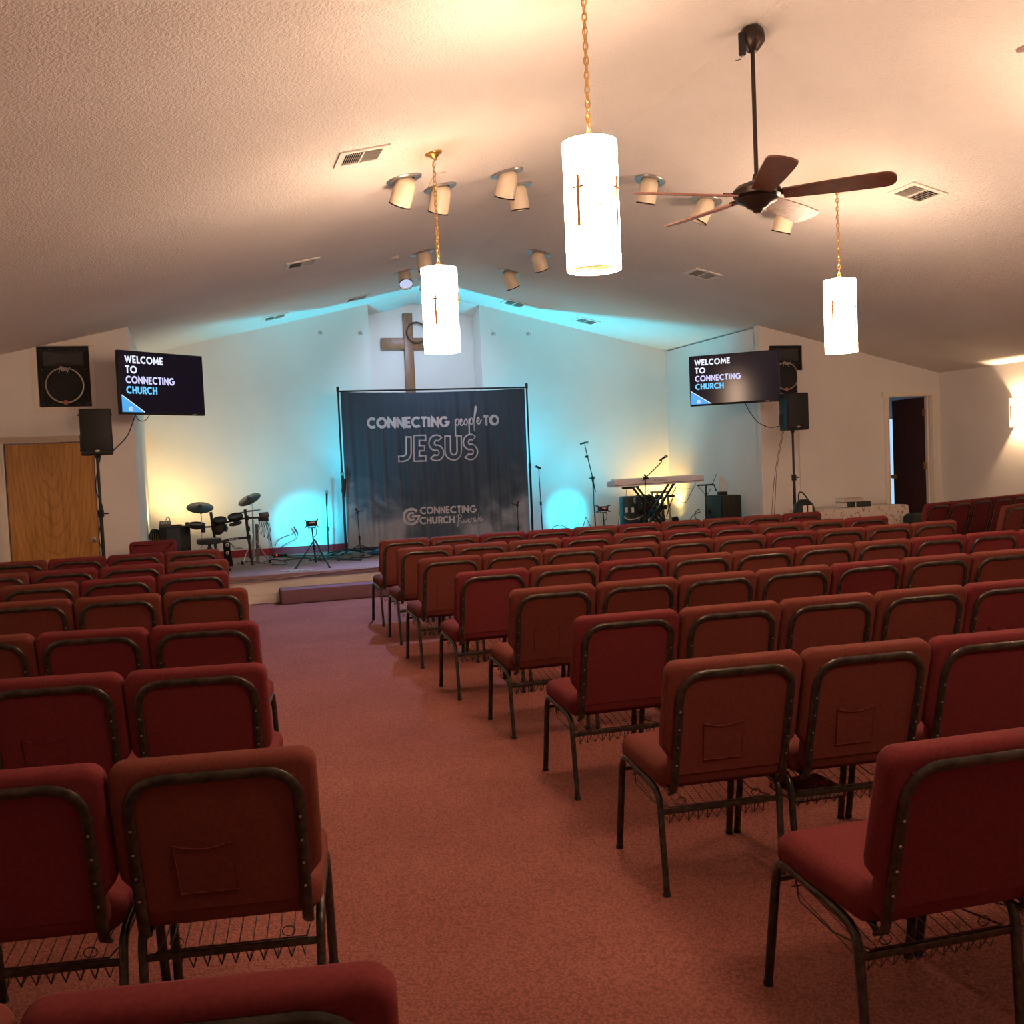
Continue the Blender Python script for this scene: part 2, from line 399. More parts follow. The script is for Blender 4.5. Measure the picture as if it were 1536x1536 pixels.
# proscenium wall, left part with the speaker niche and the oak door
DL0, DL1, DLH = -2.07, -1.09, 2.09
SL = (-1.655, -1.09, 2.50, 3.21)       # niche left
SR = (8.10, 8.65, 2.47, 3.165)         # niche right
wl = MB()
wallpoly(wl, [(XW0, 0), (DL0, 0), (DL0, zc(DL0)), (XW0, zc(XW0))], YF, YF+T)
wallpoly(wl, [(DL0, DLH), (DL1, DLH), (DL1, SL[2]), (DL0, SL[2])], YF, YF+T)
wallpoly(wl, [(DL0, SL[2]), (SL[0], SL[2]), (SL[0], zc(SL[0])), (DL0, zc(DL0))], YF, YF+T)
wallpoly(wl, [(SL[0], SL[3]), (SL[1], SL[3]), (SL[1], zc(SL[1])), (SL[0], zc(SL[0]))], YF, YF+T)
wallpoly(wl, [(DL1, 0), (XL, 0), (XL, zc(XL)), (DL1, zc(DL1))], YF, YF+T)
wl.box(((SL[0]+SL[1])/2, YF+.5, 2.85), (.9, .02, 1.0)); wl.box((DL0+.5, YF+.25, 1.05), (1.2, .02, 2.3))
wl.box((XL-.06, (YF+YB)/2+.06, 1.73), (.12, YB-YF-.1, 3.4))     # return wall of the alcove
struct('wall_front_left', wl, 'wall')
DR0, DR1, DRH = 10.13, 10.92, 2.385
wr = MB()
wallpoly(wr, [(XR, 0), (SR[0], 0), (SR[0], zc(SR[0])), (XR, zc(XR))], YF, YF+T)
wallpoly(wr, [(SR[0], 0), (SR[1], 0), (SR[1], SR[2]), (SR[0], SR[2])], YF, YF+T)
wallpoly(wr, [(SR[0], SR[3]), (SR[1], SR[3]), (SR[1], zc(SR[1])), (SR[0], zc(SR[0]))], YF, YF+T)
wallpoly(wr, [(SR[1], 0), (DR0, 0), (DR0, zc(DR0)), (SR[1], zc(SR[1]))], YF, YF+T)
wallpoly(wr, [(DR0, DRH), (DR1, DRH), (DR1, zc(DR1)), (DR0, zc(DR0))], YF, YF+T)
wallpoly(wr, [(DR1, 0), (XW1+.1, 0), (XW1+.1, zc(XW1+.1)), (DR1, zc(DR1))], YF, YF+T)
wr.box(((SR[0]+SR[1])/2, YF+.5, 2.8), (.9, .02, 1.0))
wr.box((XR+.06, (YF+YB)/2+.06, 1.73), (.12, YB-YF-.1, 3.4))
struct('wall_front_right', wr, 'wall')
# the side walls of the alcove reach up to the sloping ceiling
# back wall of the alcove with the recess for the cross
RX0, RX1, RD = 2.77, 4.60, .45
wb = MB()
wallpoly(wb, [(XL-.1, 0), (RX0, 0), (RX0, zc(RX0)), (XL-.1, zc(XL-.1))], YB, YB+T)
wallpoly(wb, [(RX1, 0), (XR+.1, 0), (XR+.1, zc(XR+.1)), (RX1, zc(RX1))], YB, YB+T)
wb.box((RX0-.05, YB+T+RD/2, 2.2), (.1, RD, 4.6)); wb.box((RX1+.05, YB+T+RD/2, 2.2), (.1, RD, 4.6))
wb.quad((RX0, YB+RD, 0), (RX1, YB+RD, 0), (RX1, YB+RD, 4.6), (RX0, YB+RD, 4.6))
struct('wall_stage_back', wb, 'wall')
rc = MB()   # lowered sloping soffit of the recess
ZL = .13
for xa, xb in ((RX0, XC-.08), (XC-.08, RX1)):
    rc.quad((xa, YB-.0, zc(xa) if xa != XC-.08 else ZR), (xb, YB, zc(xb) if xb != XC-.08 else ZR), (xb, YB+RD, (zc(xb) if xb != XC-.08 else ZR)-ZL), (xa, YB+RD, (zc(xa) if xa != XC-.08 else ZR)-ZL))
struct('trim_1', rc, 'wall')
s_ = MB(); s_.box((XW0-.06, (YBACK+YF)/2, 1.4), (.12, YF-YBACK+.3, 2.8)); struct('wall_left', s_, 'wall')
s_ = MB(); s_.box((XW1+.06, (YBACK+YF)/2, 1.4), (.12, YF-YBACK+.2, 2.8)); struct('wall_right', s_, 'wall')
s_ = MB(); wallpoly(s_, [(XW0, 0), (XW1, 0), (XW1, zc(XW1)), (XC, ZR), (XW0, zc(XW0))], YBACK-T, YBACK); struct('wall_rear', s_, 'wall')
# small room behind the open door
br = MB(); br.box((8.6, 14.5, 1.4), (.1, 3.4, 2.8)); br.box((13.4, 14.5, 1.4), (.1, 3.4, 2.8)); br.box((11, 16.2, 1.4), (4.9, .1, 2.8))
br.box((12.3, YF+.06, 1.4), (2.3, .1, 2.8)); br.box((11, 14.55, 2.6), (4.9, 3.3, .1))
struct('wall_side_room', br, 'wall')
wn = MB(); wn.box((12.35, 16.13, 1.15), (1.6, .03, 2.0)); wo = struct('window_1', wn, 'daylight')
wf = MB()
for dx in (-.82, 0, .82): wf.box((12.35+dx, 16.09, 1.15), (.06, .06, 2.1))
for dz in (.12, 2.18): wf.box((12.35, 16.09, dz), (1.7, .06, .06))
obj('window_frame', wf, 'trim', wo, smooth=0)

# stage platform
st = MB(); st.box(((XL+XR)/2, (YF+YB)/2+.02, HS/2-.02), (XR-XL, YB-YF-.04, HS-.04))
struct('stage_platform', st, 'trim')
sf = MB(); sf.box(((XL+XR)/2, (YF+YB)/2-.005, HS-.012), (XR-XL, YB-YF+.03, .024)); sf.box(((XL+XR)/2, YF-.012, HS-.03), (XR-XL, .05, .055), bev=.01)
struct('stage_floor', sf, 'stage_carpet')
bb = MB(); bb.box(((XL+XR)/2, YF+.0, .05), (XR-XL, .035, .10)); struct('baseboard_stage', bb, 'trim')
bb = MB()
for a, b in ((XL, RX0), (RX1, XR)): bb.box(((a+b)/2, YB-.01, HS+.055), (b-a, .03, .11))
struct('baseboard_back', bb, 'base_carpet')
stp = MB(); stp.box((3.75, YF-.17, .09), (5.6, .30, .18), bev=.02)
tag(single('stage_step', stp, 'step_carpet', 'low carpeted purple step running along the front of the stage', 'step'), 'low carpeted purple step running along the front of the stage', 'step')
bb = MB(); bb.box((XW1-.01, (YBACK+YF)/2, .05), (.02, YF-YBACK, .1)); struct('baseboard_right', bb, 'trim')
bb = MB(); bb.box((XW0+.01, (YBACK+YF)/2, .05), (.02, YF-YBACK, .1)); struct('baseboard_left', bb, 'trim')

# doors --------------------------------------------------------------
dc = V(((DL0+DL1)/2, YF+.03, 2.3)); d = MB(); d.box((0, 0, DLH/2-2.3), (DL1-DL0-.03, .045, DLH-.02)); do = struct('door_1', d, 'oak')
do.location = dc
k = MB(); kp = atY(140, 810, YF-.02)
Ry = Matrix.Rotation(radians(90), 3, 'X')
k.lathe([(0, .075), (.02, .075), (.031, .062), (.031, .045), (.014, .03), (.014, .012), (.033, .010), (.036, 0), (0, 0)], V((DL1-.07, YF+.005, kp.z))-dc, 18, Ry)
obj('door_knob', k, 'chrome', do)
f = MB()
for x in (DL0-.035, DL1+.03): f.box((x, YF-.01, DLH/2+.01), (.075, .03, DLH+.02)); f.box((x, YF-.03, DLH/2), (.03, .012, DLH))
struct('trim_2', f, 'trim')
f = MB(); f.box(((DL0+DL1)/2, YF-.012, DLH+.035), (DL1-DL0+.15, .035, .075)); struct('trim_3', f, 'trim_dark')
# open door on the right, swung into the side room
hx, hy = DR1-.015, YF+T
d = MB(); d.box((-.38, .02, (DRH-.03)/2), (.76, .04, DRH-.03)); do = struct('door_2', d, 'walnut'); do.location = (hx, hy, .01); do.rotation_euler = (0, 0, radians(-90.5))
k = MB(); k.lathe([(0, .075), (.02, .075), (.031, .062), (.031, .045), (.014, .03), (.014, .012), (.033, .010), (.036, 0), (0, 0)], (-.69, -.02, 1.12), 16, Ry)
obj('door_knob', k, 'brass', do)
f = MB()
for x, ww in ((DR0-.035, .07), (DR1+.045, .09)): f.box((x, YF-.012, DRH/2+.02), (ww, .035, DRH+.05)); f.box((x+(.025 if x < 10.5 else -.03), YF-.03, DRH/2), (.02, .015, DRH))
f.box(((DR0+DR1)/2+.01, YF-.012, DRH+.035), (DR1-DR0+.22, .036, .07))
f.box((DR0+.006, YF+T/2, DRH/2), (.012, T+.01, DRH)); f.box((DR1-.006, YF+T/2, DRH/2), (.012, T+.01, DRH)); f.box(((DR0+DR1)/2, YF+T/2, DRH-.006), (DR1-DR0, T+.01, .012))
f.box((DR1-.02, YF+.05, DRH/2), (.03, .02, DRH))
struct('trim_4', f, 'trim')
for zz in (2.13, 1.30, .35):
    h = MB(); h.box((DR1-.03, YF+.09, zz), (.03, .05, .10)); h.cyl((DR1-.04, YF+.12, zz-.055), (DR1-.04, YF+.12, zz+.055), .009, 8)
    single('door_hinge', h, 'brass', ['brass hinge near the top of the open door frame', 'brass hinge halfway up the open door frame', 'low hinge of the open door frame hidden behind the table'][(2.13, 1.30, .35).index(zz)], 'hinge')

# ================================================================== CHAIRS
def back_fn():
    B = V((0, .115, .415)); U_ = V((0, -.115, .452)).normalized(); N = V((0, U_.z, -U_.y))
    return lambda x, s, dd: B + V((x, 0, 0)) + U_*s + N*dd
BF = back_fn(); LB = .480
def back_outline():
    r = .045; hw, lw = .2595, .222
    pts = [(-lw+.02, 0), (lw-.02, 0), (lw, .02), (lw, .105), (hw-.004, .150), (hw, .17)]
    pts += [(hw-r+r*cos(radians(a)), LB-r+r*sin(radians(a))) for a in range(0, 91, 15)]
    pts += [(-(hw-r)-r*sin(radians(a)), LB-r+r*cos(radians(a))) for a in range(0, 91, 15)]
    pts += [(-hw, .17), (-hw+.004, .150), (-lw, .105), (-lw, .02)]
    return pts
def make_chair(fab, pocket, rack=True):
    t = thing('church_chair', 'chair', 'chair')
    m = MB(); m.pad(rrect(-.250, .150, .250, .605, .055), [(.405, .022), (.420, .006), (.435, 0), (.468, 0), (.484, .006), (.496, .020), (.503, .038), (.505, .052)], lambda x, y, h: V((x, y, h-.015*max(0, (y-.5)/.1)**2-.010*(1-(y/.6)))))
    obj('seat', m, fab, t, smooth=60)
    m = MB(); m.pad(back_outline(), [(0, .020), (.004, .008), (.012, .001), (.022, 0), (.050, 0), (.064, .008), (.073, .026), (.077, .06)], BF)
    bk = obj('backrest', m, fab, t, smooth=60)
    m = MB(); m.pad([(-.198, .050), (.198, .050), (.200, .43), (-.200, .43)], [(.004, 0), (-.0025, 0), (-.005, .004)], BF); obj('back_panel', m, fab, bk, smooth=30)
    if pocket:
        p = MB(); x0, x1, s0, s1 = -.115, .035, .105, .245
        P = [(x0+.008, s0), (x1+.004, s0), (x1, s1+.006)]+[(x1+(x0-x1)*k/6, s1+.006-.016*sin(pi*k/6)) for k in range(1, 6)]+[(x0, s1+.006)]
        p.prism(P, -.009, .002, BF)
        p.tube([BF(a, b, -.010) for a, b in P[2:]], .0026, 5)
        p.tube([BF(a, b, -.009) for a, b in [P[-1], P[0], P[1], P[2]]], .0016, 5)
        obj('pocket', p, fab, bk)
    m = MB(); hw = .212; top = LB-.036; r = .085
    path = [BF(-hw+.012, -.005, .085), BF(-hw+.006, -.030, .055), BF(-hw, -.034, .020), BF(-hw, -.012, -.004), BF(-hw, .03, -.008), BF(-hw, .12, -.008), BF(-hw, top-r, -.008)]
    path += [BF(-hw+r-r*cos(radians(a)), top-r+r*sin(radians(a)), -.008) for a in (18, 36, 54, 72, 90)]
    path += [BF(hw-r+r*sin(radians(a)), top-r+r*cos(radians(a)), -.008) for a in (0, 18, 36, 54, 72, 90)]
    path += [BF(hw, .12, -.008), BF(hw, .03, -.008), BF(hw, -.012, -.004), BF(hw, -.034, .020), BF(hw-.006, -.030, .055), BF(hw-.012, -.005, .085)]
    # a flat oval tube: wide in the plane of the back
    vs = []; n = 8
    U_ = (BF(0, 1, 0)-BF(0, 0, 0)); Nn = (BF(0, 0, 1)-BF(0, 0, 0))
    for i, p in enumerate(path):
        a = path[max(i-1, 0)]; b = path[min(i+1, len(path)-1)]; tt = (b-a).normalized()
        side = tt.cross(Nn); 
        if side.length < .3: side = V((1, 0, 0))*(1 if i < 10 else 1)
        side.normalize(); nn = side.cross(tt).normalized()
        for kk in range(n): vs.append(p+side*cos(2*pi*kk/n)*.0155+nn*sin(2*pi*kk/n)*.009)
    m.add(vs, [(i*n+kk, i*n+(kk+1) % n, (i+1)*n+(kk+1) % n, (i+1)*n+kk) for i in range(len(path)-1) for kk in range(n)]+[tuple(range(n)), tuple((len(path)-1)*n+kk for kk in range(n))])
    fr = obj('back_frame', m, 'cmetal', t, smooth=60)
    m = MB()
    for sx in (-1, 1):
        for ss in (.10, .17, .24, .31): m.lathe([(.0042, 0), (.0036, .0022), (0, .003)], BF(sx*hw, ss, -.0165), 6, Matrix(((1, 0, 0), (0, U_.y, -Nn.y), (0, U_.z, -Nn.z))))
    obj('screw_heads', m, 'screw', fr, kind='stuff')
    for sx in (-1, 1):
        m = MB(); x = sx*.238
        m.tube([(sx*.244, .655, .004), (x*1.01, .600, .330), (x, .590, .375), (x, .572, .400), (x, .545, .411), (x, .50, .409), (x, .36, .396)], .0150, 8, flat=.85)
        lg = obj('leg', m, 'cmetal', t, smooth=60)
        m = MB(); m.cyl((sx*.244, .655, 0), (sx*.244, .655, .014), .0155, 8); obj('foot_cap', m, 'rubber', lg)
        m = MB()
        m.tube([(x, .37, .397), (x, .26, .386), (x, .225, .378), (x, .200, .360), (x, .188, .33), (sx*.232, .165, .004)], .0150, 8, flat=.85)
        lg = obj('leg', m, 'cmetal', t, smooth=60)
        m = MB(); m.cyl((sx*.232, .165, 0), (sx*.232, .165, .014), .0155, 8); obj('foot_cap', m, 'rubber', lg)
    m = MB(); m.box((0, .186, .305), (.47, .010, .020), bev=.002); obj('stretcher', m, 'cmetal', t)
    m = MB(); m.box((0, .59, .35), (.47, .008, .014)); obj('front_stretcher', m, 'cmetal', t)
    if rack:
        m = MB(); wr_ = .0019; N_ = 11
        m.tube([(-.2, .19, .318), (.2, .19, .318)], .0025, 5)
        m.tube([(-.205, .57, .33), (.205, .57, .33)], .0025, 5)
        for i in range(N_):
            x = -.19+.38*i/(N_-1)
            m.tube([(x-.012, .19, .318), (x, .222, .248), (x, .56, .315), (x, .57, .36)], wr_, 4)
            if i < N_-1: m.tube([(x+.026, .19, .318), (x, .222, .248)], wr_, 4)
        for sx in (-1, 1):
            m.tube([(sx*.2, .19, .318), (sx*.205, .36, .29), (sx*.21, .52, .31), (sx*.21, .55, .40)], .0025, 5)
            m.tube([(sx*.15+.018*cos(a*pi/5), .20, .333+.014*sin(a*pi/5)) for a in range(10)], .0016, 4, closed=True)
        obj('book_rack', m, 'wire', t, smooth=0)
    return t
proto = {}
used = {}
for key, a in {'rust_pocket': ('fabA', True), 'rust': ('fabA', False), 'burgundy': ('fabB', False), 'burgundy_pocket': ('fabB', True)}.items():
    proto[key] = make_chair(*a)
words = {'rust_pocket': 'rust chair with back pocket', 'rust': 'plain rust red chair', 'burgundy': 'plain burgundy chair', 'burgundy_pocket': 'burgundy chair with back pocket'}
def place_chair(key, x, y, rz, label, group):
    if key not in used: used[key] = 1; o = proto[key]
    else: o = copy_tree(proto[key])
    o.location = (x, y, 0); o.rotation_euler = (0, 0, rz); tag(o, label, 'chair', group)
    return o
ORD = ['first', 'second', 'third', 'fourth', 'fifth', 'sixth', 'seventh', 'eighth', 'ninth', 'tenth']
CW = .5250
# right block: (Y of the backs, X of the aisle edge, how many, what to call the row, keys)
RROWS = [(1.94, 1.515, 3, 'nearest row', -.05), (3.10, 1.520, 5, 'second nearest row', -.08), (4.215, 1.612, 7, 'third nearest row', -.055), (5.35, 1.666, 8, 'fourth nearest row', -.022),
         (6.448, 1.630, 10, 'fifth nearest row', 0), (7.64, 1.639, 10, 'third row from stage', .018), (8.77, 1.692, 10, 'second row from stage', .005), (9.95, 1.748, 10, 'row next to the stage', .018)]
PK = {(1, 0), (1, 1), (2, 1), (2, 2), (3, 0), (2, 3), (2, 4), (5, 0), (3, 2), (4, 3), (6, 4)}
BU = {(0, 0), (2, 0), (4, 0), (1, 2), (2, 4), (3, 4), (0, 1)}
for ri, (Y, x0, n, rn, sl) in enumerate(RROWS):
    for k in range(n):
        pk = (ri, k) in PK; bu = (ri, k) in BU
        if not pk and not bu and (ri, k) not in PK: bu = random.random() < .35
        key = ('burgundy' if bu else 'rust')+('_pocket' if pk else '')
        if key == 'burgundy_pocket' and not (ri, k) == (2, 4): key = 'rust_pocket'
        place_chair(key, x0+CW*(k+.5)*cos(sl), Y+CW*(k+.5)*sl+random.uniform(-.004, .004), sl+random.uniform(-.002, .002),
                    f'{words[key]}, {ORD[k]} from aisle, {rn}, right block', 'chairs in the rows right of the aisle')
LROWS = [(1.36, .235, 2, 'nearest row', -.18), (2.585, .262, 3, 'second nearest row', -.16), (3.84, .222, 3, 'third nearest row', -.18), (5.00, .262, 4, 'fourth nearest row', -.19), (6.52, .288, 5, 'fifth nearest row', -.13),
         (7.84, .219, 5, 'third row from stage', .03), (8.96, .255, 6, 'second row from stage', 0), (10.278, .219, 6, 'row next to the stage', 0)]
for ri, (Y, x1, n, rn, sl) in enumerate(LROWS):
    for k in range(n):
        pk = (ri, k) in {(1, 0), (2, 1)}; bu = (ri, k) in {(2, 0), (3, 0), (3, 1), (0, 0), (1, 1), (2, 1)} or (random.random() < .3 and not pk)
        key = ('burgundy' if bu else 'rust')+('_pocket' if pk else '')
        if (ri, k) == (2, 1): key = 'burgundy_pocket'
        place_chair(key, x1-CW*(k+.5)*cos(sl), Y-CW*(k+.5)*sl+random.uniform(-.004, .004), sl+random.uniform(-.002, .002),
                    f'{words[key]}, {ORD[k]} from aisle, {rn}, left block', 'chairs in the rows left of the aisle')
# angled rows by the right wall
ang = radians(19)
for ri, (bx_, by_, n) in enumerate(((8.58, 10.15, 5), (8.72, 9.06, 4))):
    for k in range(n):
        c = V((bx_, by_, 0))+V((cos(ang), sin(ang), 0))*(.521*(k+.5))
        key = 'burgundy' if ri == 0 else 'rust'
        place_chair(key, c.x, c.y, ang, f'{words[key]}, {ORD[k]} from the left, {"far" if ri == 0 else "near"} slanted row by right wall', 'chairs in the slanted rows by the right wall')
o = place_chair('burgundy', -.49, 12.40, radians(180+4), 'burgundy chair facing the seats, alone beside the left speaker stand', None)

# ================================================================== PENDANT LAMPS
def chain(mb, a, b, link=.050, wr_=.0042):
    a, b = V(a), V(b); n = max(1, int((b-a).length/(link*.72))); d_ = (b-a)/n; t = d_.normalized()
    s1 = t.orthogonal().normalized(); s2 = t.cross(s1)
    for i in range(n):
        c = a+d_*(i+.5); s = s1 if i % 2 else s2
        mb.tube([c+t*sin(2*pi*k/8)*link*.5+s*cos(2*pi*k/8)*link*.26 for k in range(8)], wr_, 4, closed=True)
PD, PH = .28, .645
def pendant(x, y, z, label, group, lit=1.0, ang0=0):
    """z is the bottom of the shade"""
    t = thing('pendant_lamp', label, 'lamp', (x, y, z), group=group)
    R_ = PD/2
    m = MB(); m.lathe([(R_, 0), (R_, PH), (R_-.006, PH), (R_-.006, .05), (R_-.006, .004), (R_, 0)], n=40); sh = obj('lamp_shade', m, 'shade', t)
    m = MB(); m.lathe([(R_-.006, .002), (R_*.86, .022), (R_*.84, .022)], n=32); m.lathe([(R_-.008, .003), (R_-.02, .003)], n=32); obj('shade_rim', m, 'shade_rim', sh)
    m = MB(); m.lathe([(R_*.85, .024), (R_*.80, .030), (R_*.42, .034), (R_*.40, .040), (R_*.2, .040), (0, .044)], n=32); obj('diffuser', m, 'shade_in', sh)
    m = MB(); m.tube([(R_*.34*cos(a*pi/8), R_*.34*sin(a*pi/8), .031) for a in range(16)], .004, 4, closed=True)
    for a in range(3): m.tube([(R_*.34*cos(a*2.09), R_*.34*sin(a*2.09), .031), (R_*.84*cos(a*2.09), R_*.84*sin(a*2.09), .025)], .0035, 4)
    obj('diffuser_spider', m, 'brass', sh)
    for k in range(4):
        a = ang0+k*pi/2; c = MB()
        rr = R_+.003
        def fn(u, v, r_): return V(((r_)*cos(a+u/R_), (r_)*sin(a+u/R_), v))
        c.prism([(-.008, .20), (.008, .20), (.008, .455), (-.008, .455)], R_-.001, R_+.005, fn)
        pts = [(-.030+.060*i/6, .395-.005) for i in range(7)]+[(.030-.060*i/6, .395+.005) for i in range(7)]
        c.prism(pts, R_-.001, R_+.0065, fn)
        obj('cross_ornament', c, 'amberwood_glow', sh)
    for k in range(4):
        a = ang0+.78+k*pi/2; c = MB(); c.cyl((R_*cos(a), R_*sin(a), .30), ((R_+.008)*cos(a), (R_+.008)*sin(a), .30), .005, 8)
        c.cyl((R_*cos(a-.5), R_*sin(a-.5), .07), ((R_+.006)*cos(a-.5), (R_+.006)*sin(a-.5), .07), .004, 8)
        obj('brass_stud', c, 'brass', sh)
    m = MB(); m.tube([(.055*cos(a*pi/10), 0, PH-.02+.055*sin(a*pi/10)) for a in range(11)], .005, 6)
    m.tube([(0, .055*cos(a*pi/10), PH-.02+.055*sin(a*pi/10)) for a in range(11)], .005, 6)
    m.tube([(-R_+.004, 0, PH-.03), (-.05, 0, PH-.02), (.05, 0, PH-.02), (R_-.004, 0, PH-.03)], .004, 6)
    obj('shade_hanger', m, 'brass', t)
    top = zc(x)-z
    m = MB(); chain(m, (0, 0, PH+.03), (0, 0, top-.07)); m.tube([(.004*sin(i*1.3), .004*cos(i*1.1), PH+.02+(top-.07-PH-.02)*i/24) for i in range(25)], .0022, 4)
    obj('chain', m, 'brass', t, smooth=60)
    m = MB(); s = math.atan(MS)*(-1 if x < XC else 1)
    m.lathe([(0, -.06), (.012, -.06), (.014, -.045), (.03, -.035), (.045, -.02), (.065, -.012), (.068, 0), (0, 0)], (0, 0, top), 20, Matrix.Rotation(s, 3, 'Y')); obj('ceiling_canopy', m, 'brass', t)
    if label.startswith('white cylinder pendant lamp hanging nearest the stage'):
        m = MB(); m.tube([(0, 0, top-.16), (-.07, .02, top-.30)], .002, 4); m.tube([(0, 0, top-.16), (.09, .0, top-.14)], .002, 4); obj('chain_wire', m, 'brass', t)
    L = V((x, y, z))
    light('pendant_bulb', 'POINT', L+V((0, 0, PH-.12)), P_TOP*lit, WARM, radius=.035, parent=t)
    sp = light('pendant_bulb', 'SPOT', L+V((0, 0, .0)), P_DOWN*lit, WARM, aim=L+V((0, 0, -1)), angle=165, blend=.6, radius=.09, parent=t)
    return t
pendant(2.02, 4.80, 2.575, 'largest white cylinder pendant lamp with crosses, left of the ceiling fan', 'pendant lamps', ang0=radians(-140))
pendant(1.90, 7.60, 2.49, 'white cylinder pendant lamp hanging nearest the stage, in front of the wooden cross', 'pendant lamps', ang0=radians(-119))
pendant(5.62, 7.72, 2.475, 'white cylinder pendant lamp below the right ceiling, above the right doorway', 'pendant lamps', ang0=radians(-153))
for (x, y) in ((5.62, 4.8), (2.02, 1.2), (5.62, 1.2)):
    pendant(x, y, 2.55, 'white cylinder pendant lamp outside the picture, '+('right of the second fan' if y > 4 else ('left' if x < 3 else 'right')+(' row, just behind the viewer' if y > 0 else ' row, far behind the viewer')), 'pendant lamps behind the viewer', lit=1.0 if y > 4 else .8)

# wall sconces
def sconce(x, y, side, label):
    t = thing('wall_sconce', label, 'lamp', (x, y, 1.81), group='wall sconces')
    s = -side
    m = MB(); prof = [(0, -.155), (.085, -.155), (.095, -.14), (.095, .14), (.085, .155), (0, .155)]
    m.prism([(a*s, b) for a, b in prof][::1], 0, .42, lambda a, b, h: V((a, b, h))); m2 = MB()
    P_ = [(.0, -.155), (.085, -.155), (.098, -.13), (.098, .13), (.085, .155), (.0, .155)]
    vs = [V((a*s, b, h)) for h in (.0, .42) for a, b in P_]; m2.add(vs, [(i, i+1, 7+i, 6+i) for i in range(5)])
    obj('glass_shade', m2, 'sconce', t, smooth=0)
    m = MB()
    for h in (.0, .42): m.tube([(a*s, b, h) for a, b in P_], .004, 5)
    for b in (-.155, .155): m.tube([(0, b, 0), (0, b, .42)], .004, 5)
    m.box((.10*s, .11, .21), (.008, .012, .20)); m.box((.004*s, 0, .21), (.008, .2, .2))
    obj('metal_frame', m, 'brass', t, smooth=0)
    light('sconce_bulb', 'POINT', (x+s*.05, y, 1.81+.21), S_SCONCE*3, (1, .66, .36), radius=.03, parent=t)
sconce(XW1, 11.20, 1, 'glowing wall sconce on the right wall at the picture edge')
for y in (7.4, 3.4): sconce(XW1, y, 1, 'glowing wall sconce outside the picture, on the right wall'+(' beside the viewer' if y < 5 else ' halfway along'))
for y in (11.2, 7.4, 3.4): sconce(XW0, y, -1, 'glowing wall sconce outside the picture, on the left wall'+(' beside the viewer' if y < 5 else ' halfway along' if y < 8 else ' near the oak door'))

# ================================================================== CEILING FANS
def fan(x, y, z, a0, label, ext=True, mats=None):
    t = thing('ceiling_fan', label, 'ceiling fan', (x, y, z), group='ceiling fans')
    m = MB(); m.lathe([(0, -.115), (.02, -.115), (.03, -.105), (.035, -.095), (.065, -.08), (.085, -.06), (.130, -.040), (.140, -.025), (.125, -.015), (.155, -.005), (.160, .03), (.135, .06), (.08, .08), (.03, .10), (.022, .14), (0, .14)], n=32)
    obj('motor_housing', m, 'bronze', t)
    m = MB(); top = ZR-z
    m.cyl((0, 0, .10), (0, 0, top-.10), .0145, 12); obj('downrod', m, 'bronze', t)
    m = MB(); m.lathe([(0, -.16), (.03, -.155), (.055, -.13), (.082, -.09), (.085, -.06), (.075, -.02), (.06, .0), (0, .0)], (0, 0, top-.015), 24); cp = obj('ceiling_canopy', m, 'bronze', t)
    m = MB(); m.box((-.095, -.03, top-.14), (.045, .03, .15), bev=.008); m.tube([(-.095, -.03, top-.21), (-.11, -.03, top-.24), (-.15, -.03, top-.25)], .0025, 5); obj('receiver_box', m, 'black', cp)
    for k in range(5):
        a = radians(a0+72*k); R_ = Matrix.Rotation(a, 3, 'Z') @ Matrix.Rotation(radians(-13), 3, 'X')
        loop = []
        for i in range(9):
            u = i/8; loop.append((.17+.62*u, -(.066+.030*sin(pi*u*.5))))
        for i in range(1, 10):
            th = -pi/2+pi*i/10; loop.append((.79+.085*(abs(cos(th))**.7), .096*sin(th)))
        loop += [(p, -q) for p, q in loop[:9][::-1]]
        m = MB(); m.prism(loop, -.006, .004, lambda p, q, h: R_ @ V((p, q, h-.006)))
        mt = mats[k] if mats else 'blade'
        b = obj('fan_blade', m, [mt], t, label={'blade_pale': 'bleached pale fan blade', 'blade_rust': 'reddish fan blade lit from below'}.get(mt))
        m = MB(); m.prism([(.09, -.022), (.15, -.03), (.21, -.045), (.24, -.02), (.24, .02), (.21, .045), (.15, .03), (.09, .022)], .000, .010, lambda p, q, h: R_ @ V((p, q, h)))
        for q in (-.022, 0, .022): m.lathe([(.006, 0), (.004, -.004), (0, -.005)], R_ @ V((.21+(.015 if q == 0 else 0), q, -.012)), 6, R_)
        obj('blade_bracket', m, 'bronze', b)
    return t
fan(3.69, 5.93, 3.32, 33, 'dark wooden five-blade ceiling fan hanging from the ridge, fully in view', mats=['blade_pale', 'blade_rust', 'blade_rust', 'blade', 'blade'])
fan(3.69, 2.70, 3.32, 98, 'second ceiling fan of which only one reddish blade tip shows at the right edge', mats=['blade_rust']*5)

